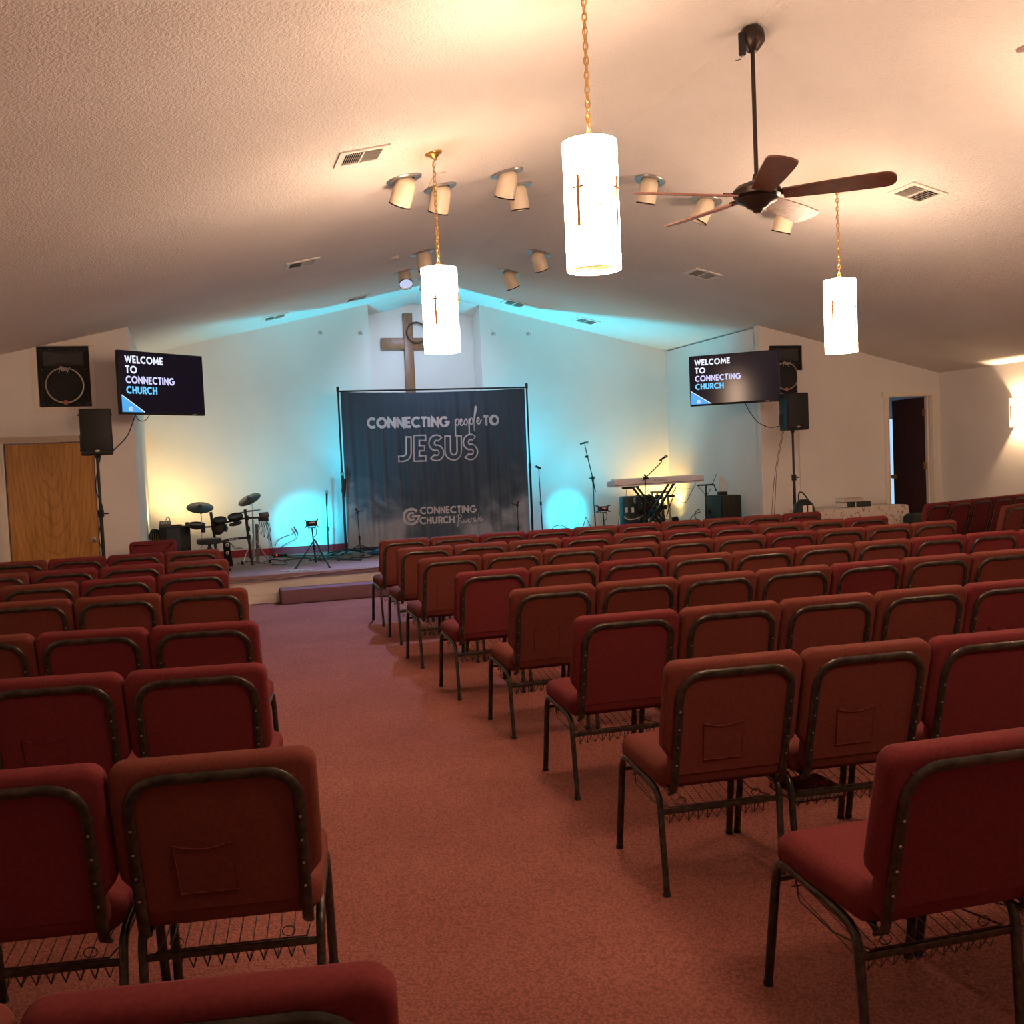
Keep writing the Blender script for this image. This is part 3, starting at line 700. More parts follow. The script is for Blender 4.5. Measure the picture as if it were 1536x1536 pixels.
# ================================================================== CEILING VENTS, SPOTLIGHTS, SMOKE DETECTOR
def ceil_frame(x):
    s = -1 if x > XC else 1
    ex = V((1, 0, s*MS)).normalized(); n = V((s*MS, 0, -1)).normalized()   # n points into the room
    return ex, n
def vent(x, y, label, wx=.37, wy=.36):
    t = thing('ceiling_vent', label, 'vent', (x, y, zc(x)), group='ceiling vents'); ex, n = ceil_frame(x); ey = V((0, 1, 0))
    def P_(a, b, h): return ex*a+ey*b+n*h
    m = MB()
    for a0_, a1_, b0, b1 in ((-wx/2, wx/2, -wy/2, -wy/2+.045), (-wx/2, wx/2, wy/2-.045, wy/2), (-wx/2, -wx/2+.045, -wy/2+.045, wy/2-.045), (wx/2-.045, wx/2, -wy/2+.045, wy/2-.045)):
        m.prism([(a0_, b0), (a1_, b0), (a1_, b1), (a0_, b1)], -.002, .012, P_)
    m.prism([(-.006, -wy/2+.04), (.006, -wy/2+.04), (.006, wy/2-.04), (-.006, wy/2-.04)], -.002, .011, P_)
    obj('vent_frame', m, 'white', t, smooth=0)
    m = MB(); m.prism([(-wx/2+.04, -wy/2+.04), (wx/2-.04, -wy/2+.04), (wx/2-.04, wy/2-.04), (-wx/2+.04, wy/2-.04)], -.001, .001, P_); obj('duct_opening', m, 'dark', t, smooth=0)
    for k in range(8):      # left half: blades running front to back; right half: blades running across
        a = -wx/2+.055+(wx/2-.075)*k/7; q0, q1 = -wy/2+.047, wy/2-.047
        m = MB(); m.add([P_(a, q0, .001), P_(a, q1, .001), P_(a-.007, q1, .012), P_(a-.007, q0, .012), P_(a+.002, q0, .001), P_(a+.002, q1, .001), P_(a-.005, q1, .012), P_(a-.005, q0, .012)],
                  [(0, 1, 2, 3), (4, 7, 6, 5), (0, 4, 5, 1), (2, 6, 7, 3), (0, 3, 7, 4), (1, 5, 6, 2)])
        obj('vent_slat', m, 'white', t, smooth=0)
        b = -wy/2+.06+(wy-.12)*k/7; c0, c1 = .008, wx/2-.047; t1 = -.010
        m = MB(); m.add([P_(c0, b, .002), P_(c1, b, .002), P_(c1, b+t1, .012), P_(c0, b+t1, .012), P_(c0, b+.002, .001), P_(c1, b+.002, .001), P_(c1, b+t1+.003, .012), P_(c0, b+t1+.003, .012)],
                  [(0, 1, 2, 3), (4, 7, 6, 5), (0, 4, 5, 1), (2, 6, 7, 3), (0, 3, 7, 4), (1, 5, 6, 2)])
        obj('vent_slat', m, 'white', t, smooth=0)
for (x, y), lb in zip(((1.29, 7.31), (1.25, 11.09), (1.25, 14.86), (2.44, 14.82), (6.24, 7.43), (6.17, 11.22), (4.98, 15.12), (6.18, 15.1)),
    ('large ceiling vent left of the brass lamp canopy', 'ceiling vent above the left screen', 'small far ceiling vent just above the left stage wall', 'small far ceiling vent left of the cross recess',
     'large ceiling vent to the right of the fan', 'ceiling vent on the right slope above the right screen', 'small far ceiling vent just right of the cross recess', 'small far ceiling vent above the right stage wall')):
    vent(x, y, lb)
def spot(x, y, dirv, label, lit=False, turn=0):
    ex, n = ceil_frame(x)
    if abs(x-XC) < .12: ex, n = V((1, 0, 0)), V((0, 0, -1))
    t = thing('ceiling_spotlight', label, 'spotlight', (x, y, zc(x)), group='ceiling spotlights'); ey = V((0, 1, 0))
    R_ = Matrix((ex, ey, -n)).transposed()
    m = MB(); m.lathe([(.085, -.001), (.088, -.012), (.145, -.014), (.153, -.004), (.153, .002), (.085, -.001)], n=28, R=R_); obj('trim_ring', m, 'steel', t)
    m = MB(); m.lathe([(0, -.002), (.087, -.002)], n=20, R=R_); obj('recess', m, 'dark', t)
    d_ = V(dirv).normalized(); q = d_.to_track_quat('Z', 'Y').to_matrix()
    c = n*.045
    m = MB(); m.lathe([(0, -.075), (.03, -.07), (.066, -.055), (.084, -.02), (.090, .02), (.092, .10), (.092, .18), (.088, .18), (.086, .13), (0, .12)], c, 24, q); cn = obj('lamp_can', m, 'cream', t, smooth=50)
    m = MB(); m.lathe([(.093, .170), (.094, .182), (.087, .182)], c, 24, q); obj('can_rim', m, 'dark', cn)
    m = MB(); m.lathe([(0, .155), (.087, .155)], c, 24, q); obj('lens', m, 'led_cool' if lit else 'dark', cn)
    m = MB(); sd = ex*.062
    for sg in (-1, 1): m.tube([sd*sg-n*.01, sd*sg+n*.02, c+sd*sg*.9], .005, 5)
    obj('bracket', m, 'steel', t)
    return t
SPOTS = [(606, 268, (-.26, .55, -1), 'cream ceiling spotlight left of the lamp chain, nearest of the left pair'), (660, 281, (-.12, .50, -1), 'cream ceiling spotlight right behind the lamp chain'),
         (760, 259, (-.10, .45, -1), 'cream ceiling spotlight at the ridge, front one of the ridge pair'), (775, 280, (.15, .15, -1), 'cream ceiling spotlight at the ridge, rear one of the ridge pair'),
         (975, 270, (-.12, .30, -1), 'cream ceiling spotlight behind the left fan blade tip'), (1060, 300, (-.45, .30, -1), 'cream ceiling spotlight behind the lower left fan blade'),
         (1180, 314, (-.15, .35, -1), 'cream ceiling spotlight half hidden by the pale fan blade'), (634, 379, (.15, .20, -1), 'small cream spotlight just above the nearest-stage pendant lamp'),
         (808, 380, (.40, .25, -1), 'small cream spotlight right of the ridge, the upper of two'), (764, 409, (.45, .20, -1), 'small cream spotlight right of the ridge, the lower of two')]
for px, py, dv, lb in SPOTS:
    # intersect the sight line with the ceiling slopes
    dd = ray(px, py); best = None
    for s in (1, -1):
        nn = V((s*MS, 0, 1)); tt = (V((XC, 0, ZR))-EYE).dot(nn)/dd.dot(nn); p = EYE+dd*tt
        if best is None or p.z < best.z: best = p
    spot(best.x, best.y, dv, lb)
s9 = spot(2.84, 13.3, (-.05, -.62, -.8), 'lit ceiling spotlight with a bluish white lens facing the seats', lit=True)
light('spotlight_bulb', 'SPOT', V((2.83, 13.16, 3.98)), F_COOL, (.42, .55, 1.0), aim=(2.2, 11.2, 0), angle=85, blend=.8, radius=.06, parent=s9)
s12 = spot(3.37, 14.24, (.05, .75, -.6), 'small cream spotlight mostly hidden behind the nearest-stage pendant lamp', lit=True)
light('spotlight_bulb', 'SPOT', V((3.40, 14.42, 4.17)), R_COOL, COOL, aim=(3.7, 16.2, 2.6), angle=100, blend=1.0, radius=.06, parent=s12)
t = thing('smoke_detector', 'small white smoke detector on the left ceiling slope', 'smoke detector', (2.45, 11.94, zc(2.45)))
ex, n_ = ceil_frame(2.45); R_ = Matrix((ex, V((0, 1, 0)), -n_)).transposed()
m = MB(); m.lathe([(.05, 0), (.055, -.012), (.05, -.02), (.03, -.03), (0, -.032)], n=20, R=R_); obj('detector_body', m, 'white', t)
m = MB(); m.box(n_*.033, (.02, .02, .006), R_); obj('sensor_slots', m, 'dark', t)

# ================================================================== CROSS AND CROWN
YC = YB+RD-.05
def P3(px, py, Y): return atY(px, py, Y)
c0 = P3(604, 470, YC); c1 = P3(617, 470, YC); xm = (c0.x+c1.x)/2; hw = .078
za, zb = P3(572, 507, YC).z, P3(572, 524, YC).z; xa = P3(572, 515, YC).x; armr = xm+(xm-xa)
t = thing('wooden_cross', 'tall brown wooden cross mounted in the recess above the banner', 'cross', (xm, YC, .6))
m = MB(); m.box((xm, YC, (.6+c0.z)/2), (2*hw, .07, c0.z-.6), bev=.006); obj('upright_beam', m, 'crosswood', t, world=True)
m = MB()
m.box(((xa+armr)/2, YC, (za+zb)/2), (armr-xa, .055, za-zb), bev=.006)
obj('cross_beam', m, 'crosswood', t, world=True)
cc = P3(625, 499, YC-.06); m = MB()
for q in range(5):
    ph = q*1.3; m.tube([(cc.x+(.165+.012*sin(7*a*pi/14+ph))*cos(a*pi/14), cc.y+.012*cos(5*a*pi/14+ph), cc.z+(.165+.012*cos(6*a*pi/14+ph))*sin(a*pi/14)) for a in range(28)], .006, 5, closed=True)
for q in range(40):
    a = q*.61; r0 = .165; dv = V((cos(a)*random.uniform(-.3, 1), -.4+random.uniform(-.4, .3), sin(a)*random.uniform(-.3, 1))); p = V((cc.x+r0*cos(a), cc.y, cc.z+r0*sin(a)))
    m.tube([p, p+dv*.045], [.004, .0008], 4)
single('crown_of_thorns', m, mat('thorn_twig', (.10, .055, .03), .8), 'thorny brown twig wreath hung over the crossing of the wooden cross', 'wreath')
for k, (px, py) in enumerate(((479, 499), (539, 500), (739, 501), (791, 501))):
    p = P3(px, py, YB); m = MB(); m.box((p.x, YB-.006, p.z), (.035, .012, .05)); m.tube([(p.x, YB-.01, p.z+.015), (p.x+.01, YB-.05, p.z+.02), (p.x+.03, YB-.06, p.z), (p.x+.03, YB-.05, p.z-.03)], .008, 6)
    single('wall_hook', m, 'steel', 'small grey hook high on the stage wall, '+['farther left of the recess', 'just left of the recess', 'just right of the recess', 'farther right of the recess'][k], 'hook', 'wall hooks beside the recess')
for k, (px, py, Y, X) in enumerate(((842, 775, YB, None), (1127, 778, None, XR))):
    p = atY(px, py, Y) if Y else atX(px, py, X); m = MB(); p.z = max(p.z, HS+.3)
    if Y: m.box((p.x, YB-.004, p.z), (.08, .008, .12)); m.box((p.x, YB-.010, p.z+.025), (.03, .006, .03)); m.box((p.x, YB-.010, p.z-.025), (.03, .006, .03))
    else: m.box((XR-.004, p.y, p.z), (.008, .08, .12)); m.box((XR-.01, p.y, p.z+.025), (.006, .03, .03)); m.box((XR-.01, p.y, p.z-.025), (.006, .03, .03))
    single('wall_outlet', m, 'white', ['white wall outlet low in the blue light right of the banner', 'white wall outlet low on the right alcove wall'][k], 'outlet', smooth=0)

# ================================================================== BANNER
YBN = 15.2; BX0, BX1, BZ0, BZ1 = 2.185, 5.115, .43, 2.80
def bfold(x, z):
    g = .35+.65*min(1, (BZ1-z)/.9)
    return YBN+g*(.020*sin(x*27+1.3*sin(x*4.1))+.010*sin(x*53+z*.8))
def banner_mat():
    m, n, l, b = nt('banner_cloth_print')
    tc = n.new('ShaderNodeTexCoord'); sx = n.new('ShaderNodeSeparateXYZ'); l.new(tc.outputs['Object'], sx.inputs[0])
    na = n.new('ShaderNodeTexNoise'); na.inputs['Scale'].default_value = 1.6; na.inputs['Detail'].default_value = 7; na.inputs['Roughness'].default_value = .55; na.inputs['Distortion'].default_value = .4
    mp = n.new('ShaderNodeMapping'); mp.inputs['Scale'].default_value = (1, 0, 1.2); l.new(tc.outputs['Object'], mp.inputs[0]); l.new(mp.outputs[0], na.inputs[0])
    # height above the floor, lifted at both sides of the cloth: cloud bank printed along the bottom
    ab = n.new('ShaderNodeMath'); ab.operation = 'ABSOLUTE'; sb = n.new('ShaderNodeMath'); sb.operation = 'SUBTRACT'; sb.inputs[1].default_value = (BX0+BX1)/2
    l.new(sx.outputs[0], sb.inputs[0]); l.new(sb.outputs[0], ab.inputs[0])
    ml = n.new('ShaderNodeMath'); ml.operation = 'MULTIPLY_ADD'; ml.inputs[1].default_value = -.42; l.new(ab.outputs[0], ml.inputs[0]); l.new(sx.outputs[2], ml.inputs[2])
    m2 = n.new('ShaderNodeMath'); m2.operation = 'MULTIPLY_ADD'; m2.inputs[1].default_value = -2.4; l.new(na.outputs[0], m2.inputs[0]); l.new(ml.outputs[0], m2.inputs[2])
    mr = n.new('ShaderNodeMapRange'); mr.inputs[1].default_value = -1.05; mr.inputs[2].default_value = -.15; mr.inputs[3].default_value = 1; mr.inputs[4].default_value = 0; l.new(m2.outputs[0], mr.inputs[0])
    r = ramp(n, [(.0, (.050, .078, .115)), (.45, (.085, .115, .16)), (.75, (.19, .22, .28)), (1, (.32, .35, .42))]); l.new(mr.outputs[0], r.inputs[0])
    l.new(r.outputs[0], b.inputs['Base Color']); b.inputs['Roughness'].default_value = .75; b.inputs['Specular IOR Level'].default_value = .25
    b.inputs['Sheen Weight'].default_value = .1
    return m
MT['banner'] = banner_mat()
t = thing('stage_banner', 'dark slate cloth banner on a black pole frame, printed with white lettering', 'banner', (0, 0, 0))
m = MB(); nx, nz = 170, 20; vs = []
for j in range(nz+1):
    for i in range(nx+1):
        x = BX0+(BX1-BX0)*i/nx; u = i/nx; z = BZ0+(BZ1-.03*sin(pi*u)-BZ0)*j/nz; vs.append((x, bfold(x, z), z))
m.add(vs, [(j*(nx+1)+i, j*(nx+1)+i+1, (j+1)*(nx+1)+i+1, (j+1)*(nx+1)+i) for j in range(nz) for i in range(nx)])
bn = obj('banner_cloth', m, 'banner', t, smooth=80)
def on_banner(off):
    return lambda x, z: V((x, bfold(x, z)-off, z))
def bp(px, py): p = atY(px, py, YBN); return (p.x, p.z)
PXM = (bp(700, 700)[0]-bp(600, 700)[0])/100
f1, f2 = on_banner(.006), on_banner(.010)
m = MB(); text(m, 'CONNECTING', bp(551.2, 642.5), bp(673.2, 640.0), 15*PXM, f1, .26, .09, nw=3)
obj('lettering_connecting', m, 'print', bn, smooth=0)
m = MB(); text(m, 'TO', bp(725.6, 638.6), bp(748.3, 637.4), 15*PXM, f1, .26, .10)
obj('lettering_to', m, 'print', bn, smooth=0)
PEOPLE = [[(.03, -.62), (.06, .25), (.07, .42)], [(.05, .1), (.10, .40), (.17, .42), (.19, .2), (.13, .02), (.07, .12)], [(.22, .18), (.30, .28), (.30, .42), (.25, .36), (.24, .12), (.30, .03), (.37, .16)],
          [(.44, .38), (.38, .22), (.40, .04), (.46, .06), (.49, .25), (.45, .40), (.42, .34)], [(.52, -.60), (.545, .22), (.57, .42)], [(.55, .12), (.61, .40), (.67, .40), (.68, .16), (.62, .03), (.57, .14)],
          [(.69, .14), (.80, .62), (.85, 1.02), (.83, 1.12), (.79, .80), (.745, .30), (.72, -.40)], [(.82, .16), (.91, .28), (.91, .44), (.86, .38), (.85, .14), (.91, .03), (1.0, .30)]]
m = MB(); script(m, PEOPLE, bp(680.5, 639.5), bp(722.5, 636.5), 24*PXM, f1, .072)
obj('lettering_people', m, 'print', bn, smooth=0)
m = MB(); text(m, 'JESUS', bp(598, 691.6), bp(715.5, 688.0), 35.5*PXM, f1, .27, .13, slant=.03, maxseg=.03, nw=5)
obj('lettering_jesus', m, 'print', bn, smooth=0)
m = MB(); text(m, 'JESUS', bp(598, 691.6), bp(715.5, 688.0), 35.5*PXM, f2, .155, .13, slant=.03, maxseg=.03, nw=4, cut=2.2*PXM)
# the ends of the inner strokes are drawn a little short by the cloth colour itself
obj('lettering_inline', m, 'banner', bn, smooth=0)
m = MB(); text(m, 'CONNECTING', bp(630.3, 771.2), bp(714, 768.4), 10.3*PXM, f1, .22, .09); text(m, 'CHURCH', bp(630, 786.2), bp(682, 784.3), 10.3*PXM, f1, .22, .09)
obj('lettering_church', m, 'print', bn, smooth=0)
m = MB(); c = bp(617, 774.8); logo(m, c, 13*PXM, f1); obj('logo_emblem', m, 'print', bn, smooth=0)
RIV = [[(.03, -.25), (.08, .5), (.10, .95)], [(.0, .75), (.10, 1.0), (.20, .95), (.19, .70), (.09, .52), (.17, .25), (.25, .05)], [(.27, .45), (.28, .08), (.33, .3)], [(.34, .42), (.37, .08), (.43, .44)], [(.44, .22), (.49, .34), (.48, .46), (.44, .2), (.48, .05), (.53, .2)],
       [(.54, .05), (.56, .45), (.60, .38)], [(.68, .46), (.62, .34), (.68, .16), (.62, .02)], [(.70, .42), (.71, .06), (.75, .22)], [(.83, .36), (.77, .30), (.76, .08), (.82, .12), (.87, .95), (.85, .3), (.86, .05)], [(.89, .2), (.95, .36), (.93, .48), (.89, .22), (.93, .05), (1.0, .24)]]
m = MB(); script(m, RIV, bp(684.6, 786.5), bp(724.6, 781.5), 14*PXM, f1, .065); obj('lettering_riverside', m, 'print', bn, smooth=0)
for x in (BX0-.035, BX1+.035):
    m = MB(); m.cyl((x, YBN, HS+.02), (x, YBN, 1.55), .019, 10); m.cyl((x, YBN, 1.55), (x, YBN, 2.86), .014, 10); m.cyl((x, YBN, 1.52), (x, YBN, 1.60), .024, 10); m.cyl((x, YBN, 2.80), (x, YBN, 2.88), .022, 8)
    pl = obj('banner_pole', m, 'blackm', t)
    m = MB()
    for a in (35, 145, 215, 325):
        m.tube([(x, YBN, HS+.06), (x+.30*cos(radians(a)), YBN+.30*sin(radians(a)), HS+.012)], .010, 6)
    obj('pole_foot', m, 'blackm', pl)
m = MB(); m.cyl((BX0-.05, YBN+.0, 2.81), (BX1+.05, YBN, 2.815), .013, 10); obj('top_bar', m, 'blackm', t)

# ================================================================== SCREENS
def screen(x0, y0, x1, y1, zb_, H, label, lean):
    a, b = V((x0, y0, 0)), V((x1, y1, 0)); W = (b-a).length; c = (a+b)/2; rz = math.atan2((b-a).y, (b-a).x)
    t = thing('wall_screen', label, 'screen', (c.x, c.y, zb_), rz, 'welcome screens'); t.rotation_euler = (lean, 0, rz)
    m = MB(); m.box((0, .03, H/2), (W, .05, H), bev=.006); m.box((0, .07, H/2), (W*.7, .04, H*.6)); obj('screen_housing', m, 'black', t)
    m = MB(); m.box((0, .003, H/2+.008), (W-.022, .006, H-.04)); sc = obj('display_panel', m, 'screen', t, smooth=0)
    fn = lambda x, z: V((x, -.0025, z)); s = H
    L = -W/2+.09*H
    m = MB(); text(m, 'WELCOME', (L+.02, .805*s), (L+.02+.70*s, .805*s), .115*s, fn, .225, .12); text(m, 'TO', (L+.02, .645*s), (L+.02+.205*s, .645*s), .115*s, fn, .225, .12); obj('lettering_welcome_to', m, 'scr_white', sc, smooth=0)
    m = MB(); text(m, 'CONNECTING', (L+.02, .485*s), (L+.02+.90*s, .485*s), .115*s, fn, .225, .12); obj('lettering_connecting', m, 'scr_lav', sc, smooth=0)
    m = MB(); text(m, 'CHURCH', (L+.02, .325*s), (L+.02+.56*s, .325*s), .115*s, fn, .225, .12); obj('lettering_church', m, 'scr_cyan', sc, smooth=0)
    m = MB(); x0_ = -W/2+.016; m.quad(fn(x0_, .035*s), fn(x0_+.40*s, .035*s), fn(x0_, .30*s)); obj('blue_triangle', m, 'scr_tri', sc, smooth=0)
    fn2 = lambda x, z: V((x, -.004, z)); m = MB(); stroke(m, [(x0_, .30*s), (x0_+.40*s, .037*s)], .010, fn2); logo(m, (x0_+.155*s, .085*s), .038*s, fn2); obj('logo_emblem', m, 'scr_white', sc, smooth=0)
    m = MB(); m.box((W*.36, .0, .012), (.05, .004, .008)); obj('maker_badge', m, 'steel', t, smooth=0)
    return t
tl = screen(-.71, 11.78, .185, 12.48, 2.335, .705, 'wide screen by the left alcove corner showing a welcome message', radians(0))
tr = screen(6.66, 12.58, 7.60, 11.80, 2.295, .695, 'wide screen by the right alcove corner showing a welcome message', radians(0))
for o_, ex_, wx_ in ((tl, XL-.01, XL), (tr, XR+.01, XR)):
    m = MB(); q = o_.matrix_basis.inverted()
    cw = o_.location+V((0, 0, .35)); tgt = V((wx_+(.0 if wx_ < 0 else -.0), YF+.02, cw.z))
    mid = V(((cw.x+tgt.x)/2+(.15 if wx_ < 0 else -.15), (cw.y+tgt.y)/2+.16, cw.z))
    for dz in (-.03, .03): m.tube([q @ (p+V((0, 0, dz))) for p in (cw+V((0, .06, 0)), mid, tgt)], .014, 6)
    m.box(q @ tgt, (.10, .06, .22)); obj('wall_bracket', m, 'black', o_)
# cables hanging from the screens to the stand speakers
m = MB(); p = atY(203, 622, 12.05); q = atY(170, 676, 11.5)
m.tube(smoothpath([p, atY(199, 634, 11.9), atY(190, 655, 11.7), q]), .006, 6); m.tube(smoothpath([p, atY(208, 630, 12.1), atY(217, 631, 12.2), atY(225, 622, 12.25)]), .005, 6)
single('screen_cable', m, 'cable', 'black cable looping from the left screen down to the speaker box', 'cable')
m = MB(); m.tube(smoothpath([atY(1117, 603, 12.2), atY(1126, 620, 12.1), atY(1138, 634, 12.0), atY(1155, 641, 11.9), atY(1174, 638, 11.75)]), .006, 6)
single('screen_cable', m, 'cable', 'black cable sagging from the right screen to the speaker box', 'cable')

# ================================================================== BUILT-IN SPEAKERS IN THE WALL NICHES
def wall_speaker(S, label, frame):
    x0, x1, z0, z1 = S; W, H = x1-x0-.012, z1-z0-.012; cx = (x0+x1)/2
    t = thing('wall_speaker', label, 'speaker', (cx, YF+.02, z0+.006), group='built-in wall speakers')
    m = MB(); m.box((0, .2, H/2), (W, .40, H)); cb = obj('cabinet', m, 'black', t, smooth=0)
    m = MB()
    for a, b, c_, d_ in ((-W/2, W/2, 0, .035), (-W/2, W/2, H-.035, H), (-W/2, -W/2+.035, .035, H-.035), (W/2-.035, W/2, .035, H-.035)): m.prism([(a, c_), (b, c_), (b, d_), (a, d_)], -.018, .0, lambda x, z, y: V((x, y, z)))
    obj('front_border', m, 'black', t, smooth=0)
    hz0, hz1 = H*.68, H*.93; hx_ = W*.40
    m = MB(); O_ = [(-hx_, hz0), (hx_, hz0), (hx_, hz1), (-hx_, hz1)]; I_ = [(-.04, (hz0+hz1)/2-.05), (.04, (hz0+hz1)/2-.05), (.04, (hz0+hz1)/2+.05), (-.04, (hz0+hz1)/2+.05)]
    m.add([V((a, -.014, b)) for a, b in O_]+[V((a, -.002, b)) for a, b in I_], [(0, 1, 5, 4), (1, 2, 6, 5), (2, 3, 7, 6), (3, 0, 4, 7), (4, 5, 6, 7)])
    obj('horn', m, mat('horn_grey', (.035, .036, .040), .35), t, smooth=0)
    gc = (0, H*.355); gr = W*.36
    Rx = Matrix.Rotation(radians(90), 3, 'X')
    m = MB(); m.lathe([(0, .022), (gr*.9, .020), (gr*.98, .012), (gr, .004)], (0, .0, gc[1]), 40, Rx); g_ = obj('round_grille', m, 'grille', t)
    m = MB(); m.lathe([(gr*.98, .012), (gr*1.0, .020), (gr*1.055, .018), (gr*1.06, .004)], (0, .0, gc[1]), 48, Rx); obj('grille_ring', m, 'goldlogo', g_)
    fn = lambda x, z: V((x, -.026, z)); m = MB()
    PV = [[(.02, -.25), (.16, .95), (.35, 1.0), (.34, .62), (.12, .45)], [(.30, .2), (.42, .45), (.34, .6), (.30, .2), (.46, .1)], [(.60, .5), (.48, .35), (.50, .12), (.62, .5), (.62, .12)], [(.66, .55), (.70, .12), (.80, .62)], [(.80, .3), (.90, .5), (.84, .62), (.82, .25), (.92, .15)], [(.92, .62), (.98, .3), (1.14, .95), (.78, -.45)]]
    zt = gc[1]+gr*.80; script(m, PV, (-.055, zt), (.055, zt), .055, fn, .16); obj('script_logo', m, 'goldlogo', g_, smooth=0)
    m = MB(); m.lathe([(0, .030), (.024, .028), (.030, .02)], (0, .0, gc[1]-gr*1.02), 18, Rx); obj('round_badge', m, 'redbadge', g_)
    m = MB()
    for sx in (-1, 1): m.prism([(sx*W*.42, .05), (sx*W*.22, .05), (sx*W*.42, .14)], -.010, -.004, lambda x, z, y: V((x, y, z)))
    obj('bass_port', m, 'dark', t, smooth=0)
    m = MB()
    for a in (-.43, -.25, .25, .43):
        for b in (.04, .62, .95): m.lathe([(.005, .004), (.003, .007), (0, .008)], (a*W, -.012, b*H), 6, Rx)
    obj('screw_heads', m, 'screw', t, kind='stuff')
    if frame:
        m = MB(); e = .055
        m.box((cx, YF-.008, z1+e/2+.003), (x1-x0+2*e, .022, e)); m.box((cx, YF-.008, z0-e/2-.003), (x1-x0+2*e, .022, e))
        m.box((x0-e/2-.003, YF-.008, (z0+z1)/2), (e, .022, z1-z0)); m.box((x1+e/2+.003, YF-.008, (z0+z1)/2), (e, .022, z1-z0))
        struct('trim_5', m, 'trim')
wall_speaker(SL, 'black speaker set in a trimmed niche high on the left wall', True)
wall_speaker(SR, 'black speaker set high in the right wall, half behind the right screen', False)

# ================================================================== TRIPOD SPEAKERS
def tripod(t, base, top_z, spread=.45, hub=.55, rot=0, r=.017):
    m = MB(); m.cyl((0, 0, .10), (0, 0, 1.25), r*1.15, 12); m.cyl((0, 0, 1.25), (0, 0, top_z), r*.92, 12); pl = obj('pole', m, 'blackm', t)
    m = MB(); m.cyl((0, 0, 1.22), (0, 0, 1.30), r*1.9, 12); m.cyl((0, 0, 1.26), (.055, 0, 1.26), .008, 6); m.lathe([(0, 0), (.02, .004), (.02, .016), (0, .02)], (.06, 0, 1.25), 10); obj('collar', m, 'black', pl)
    m = MB(); m.cyl((0, 0, hub-.05), (0, 0, hub+.05), r*2.0, 12); m.cyl((0, 0, .16), (0, 0, .22), r*1.9, 12); obj('hub', m, 'black', pl)
    for k in range(3):
        a = rot+k*2*pi/3; d_ = V((cos(a), sin(a), 0)); m = MB()
        m.tube([d_*.03+V((0, 0, hub)), d_*spread+V((0, 0, .016))], .012, 8); m.tube([d_*.03+V((0, 0, .19)), d_*spread*.55+V((0, 0, hub*.47))], .008, 6)
        lg = obj('leg', m, 'blackm', t)
        m = MB(); m.cyl(d_*(spread-.01)+V((0, 0, .0)), d_*(spread-.015)+V((0, 0, .04)), .017, 8); obj('foot_cap', m, 'rubber', lg)
def pa(x, y, zb_, rz, label, label2):
    t = thing('speaker_stand', label2, 'stand', (x, y, 0), group='tripod speaker stands'); tripod(t, None, zb_, rot=radians(100))
    s = thing('loudspeaker', label, 'speaker', (x, y, zb_-.01), rz, 'loudspeakers on tripods')
    W, D, H = .315, .30, .49
    m = MB(); m.pad([(-W/2, -D/2), (W/2, -D/2), (W/2, D*.15), (W*.33, D/2), (-W*.33, D/2), (-W/2, D*.15)], [(0, .010), (.012, 0), (H-.012, 0), (H, .010)], lambda a, b, h: V((a, b, h)))
    obj('cabinet', m, 'black', s, smooth=25)
    m = MB(); m.box((0, -D/2-.004, H/2+.01), (W-.03, .012, H-.06), bev=.004); g_ = obj('grille', m, 'grille', s)
    m = MB(); m.lathe([(0, .004), (.024, .003), (.027, 0)], (0, -D/2-.010, .042), 20, Matrix(((1, 0, 0), (0, 0, -1), (0, .42, 0)))); obj('badge', m, 'steel', g_)
    m = MB()
    for sx in (-1, 1):
        m.box((sx*(W/2+.002), .01, H*.30), (.008, .10, .14), bev=.003); m.cyl((sx*W/2, -.02, H*.88), (sx*(W/2+.012), -.02, H*.88), .010, 8); m.cyl((sx*W/2, -.02, H*.12), (sx*(W/2+.012), -.02, H*.12), .010, 8)
    obj('side_handle', m, 'rubber', s)
    m = MB(); m.lathe([(0, -.03), (.024, -.03), (.028, 0), (.028, .01)], (0, 0, .0), 14); obj('pole_socket', m, 'black', s)
pa(-.965, 11.60, 1.90, radians(6), 'black loudspeaker on a tripod in front of the oak door', 'black tripod stand with the loudspeaker in front of the oak door')
pa(7.66, 11.62, 1.90, radians(-4), 'black loudspeaker on a tripod below the right wall speaker', 'black tripod stand under the right loudspeaker beside the lace-covered table')
m = MB(); m.tube(smoothpath([V((-.93, 11.62, 1.9)), V((-1.0, 11.58, 1.55)), V((-.94, 11.56, 1.3)), V((-1.0, 11.6, 1.0)), V((-.92, 11.57, .7)), V((-.70, 11.6, .02))]), .006, 6)
single('speaker_cable', m, 'cable', 'black cable winding down the left speaker stand', 'cable')
m = MB()
for dx in (0, .02): m.tube(smoothpath([V((7.56+dx, 11.7, 1.9)), V((7.50+dx, 11.8, 1.4)), V((7.46+dx*2, 11.85, .9)), V((7.38+dx, 11.85, .02))]), .005, 6)
single('speaker_cable', m, mat('cable_grey', (.22, .18, .16), .6), 'pair of thin grey cables hanging below the right loudspeaker', 'cable')
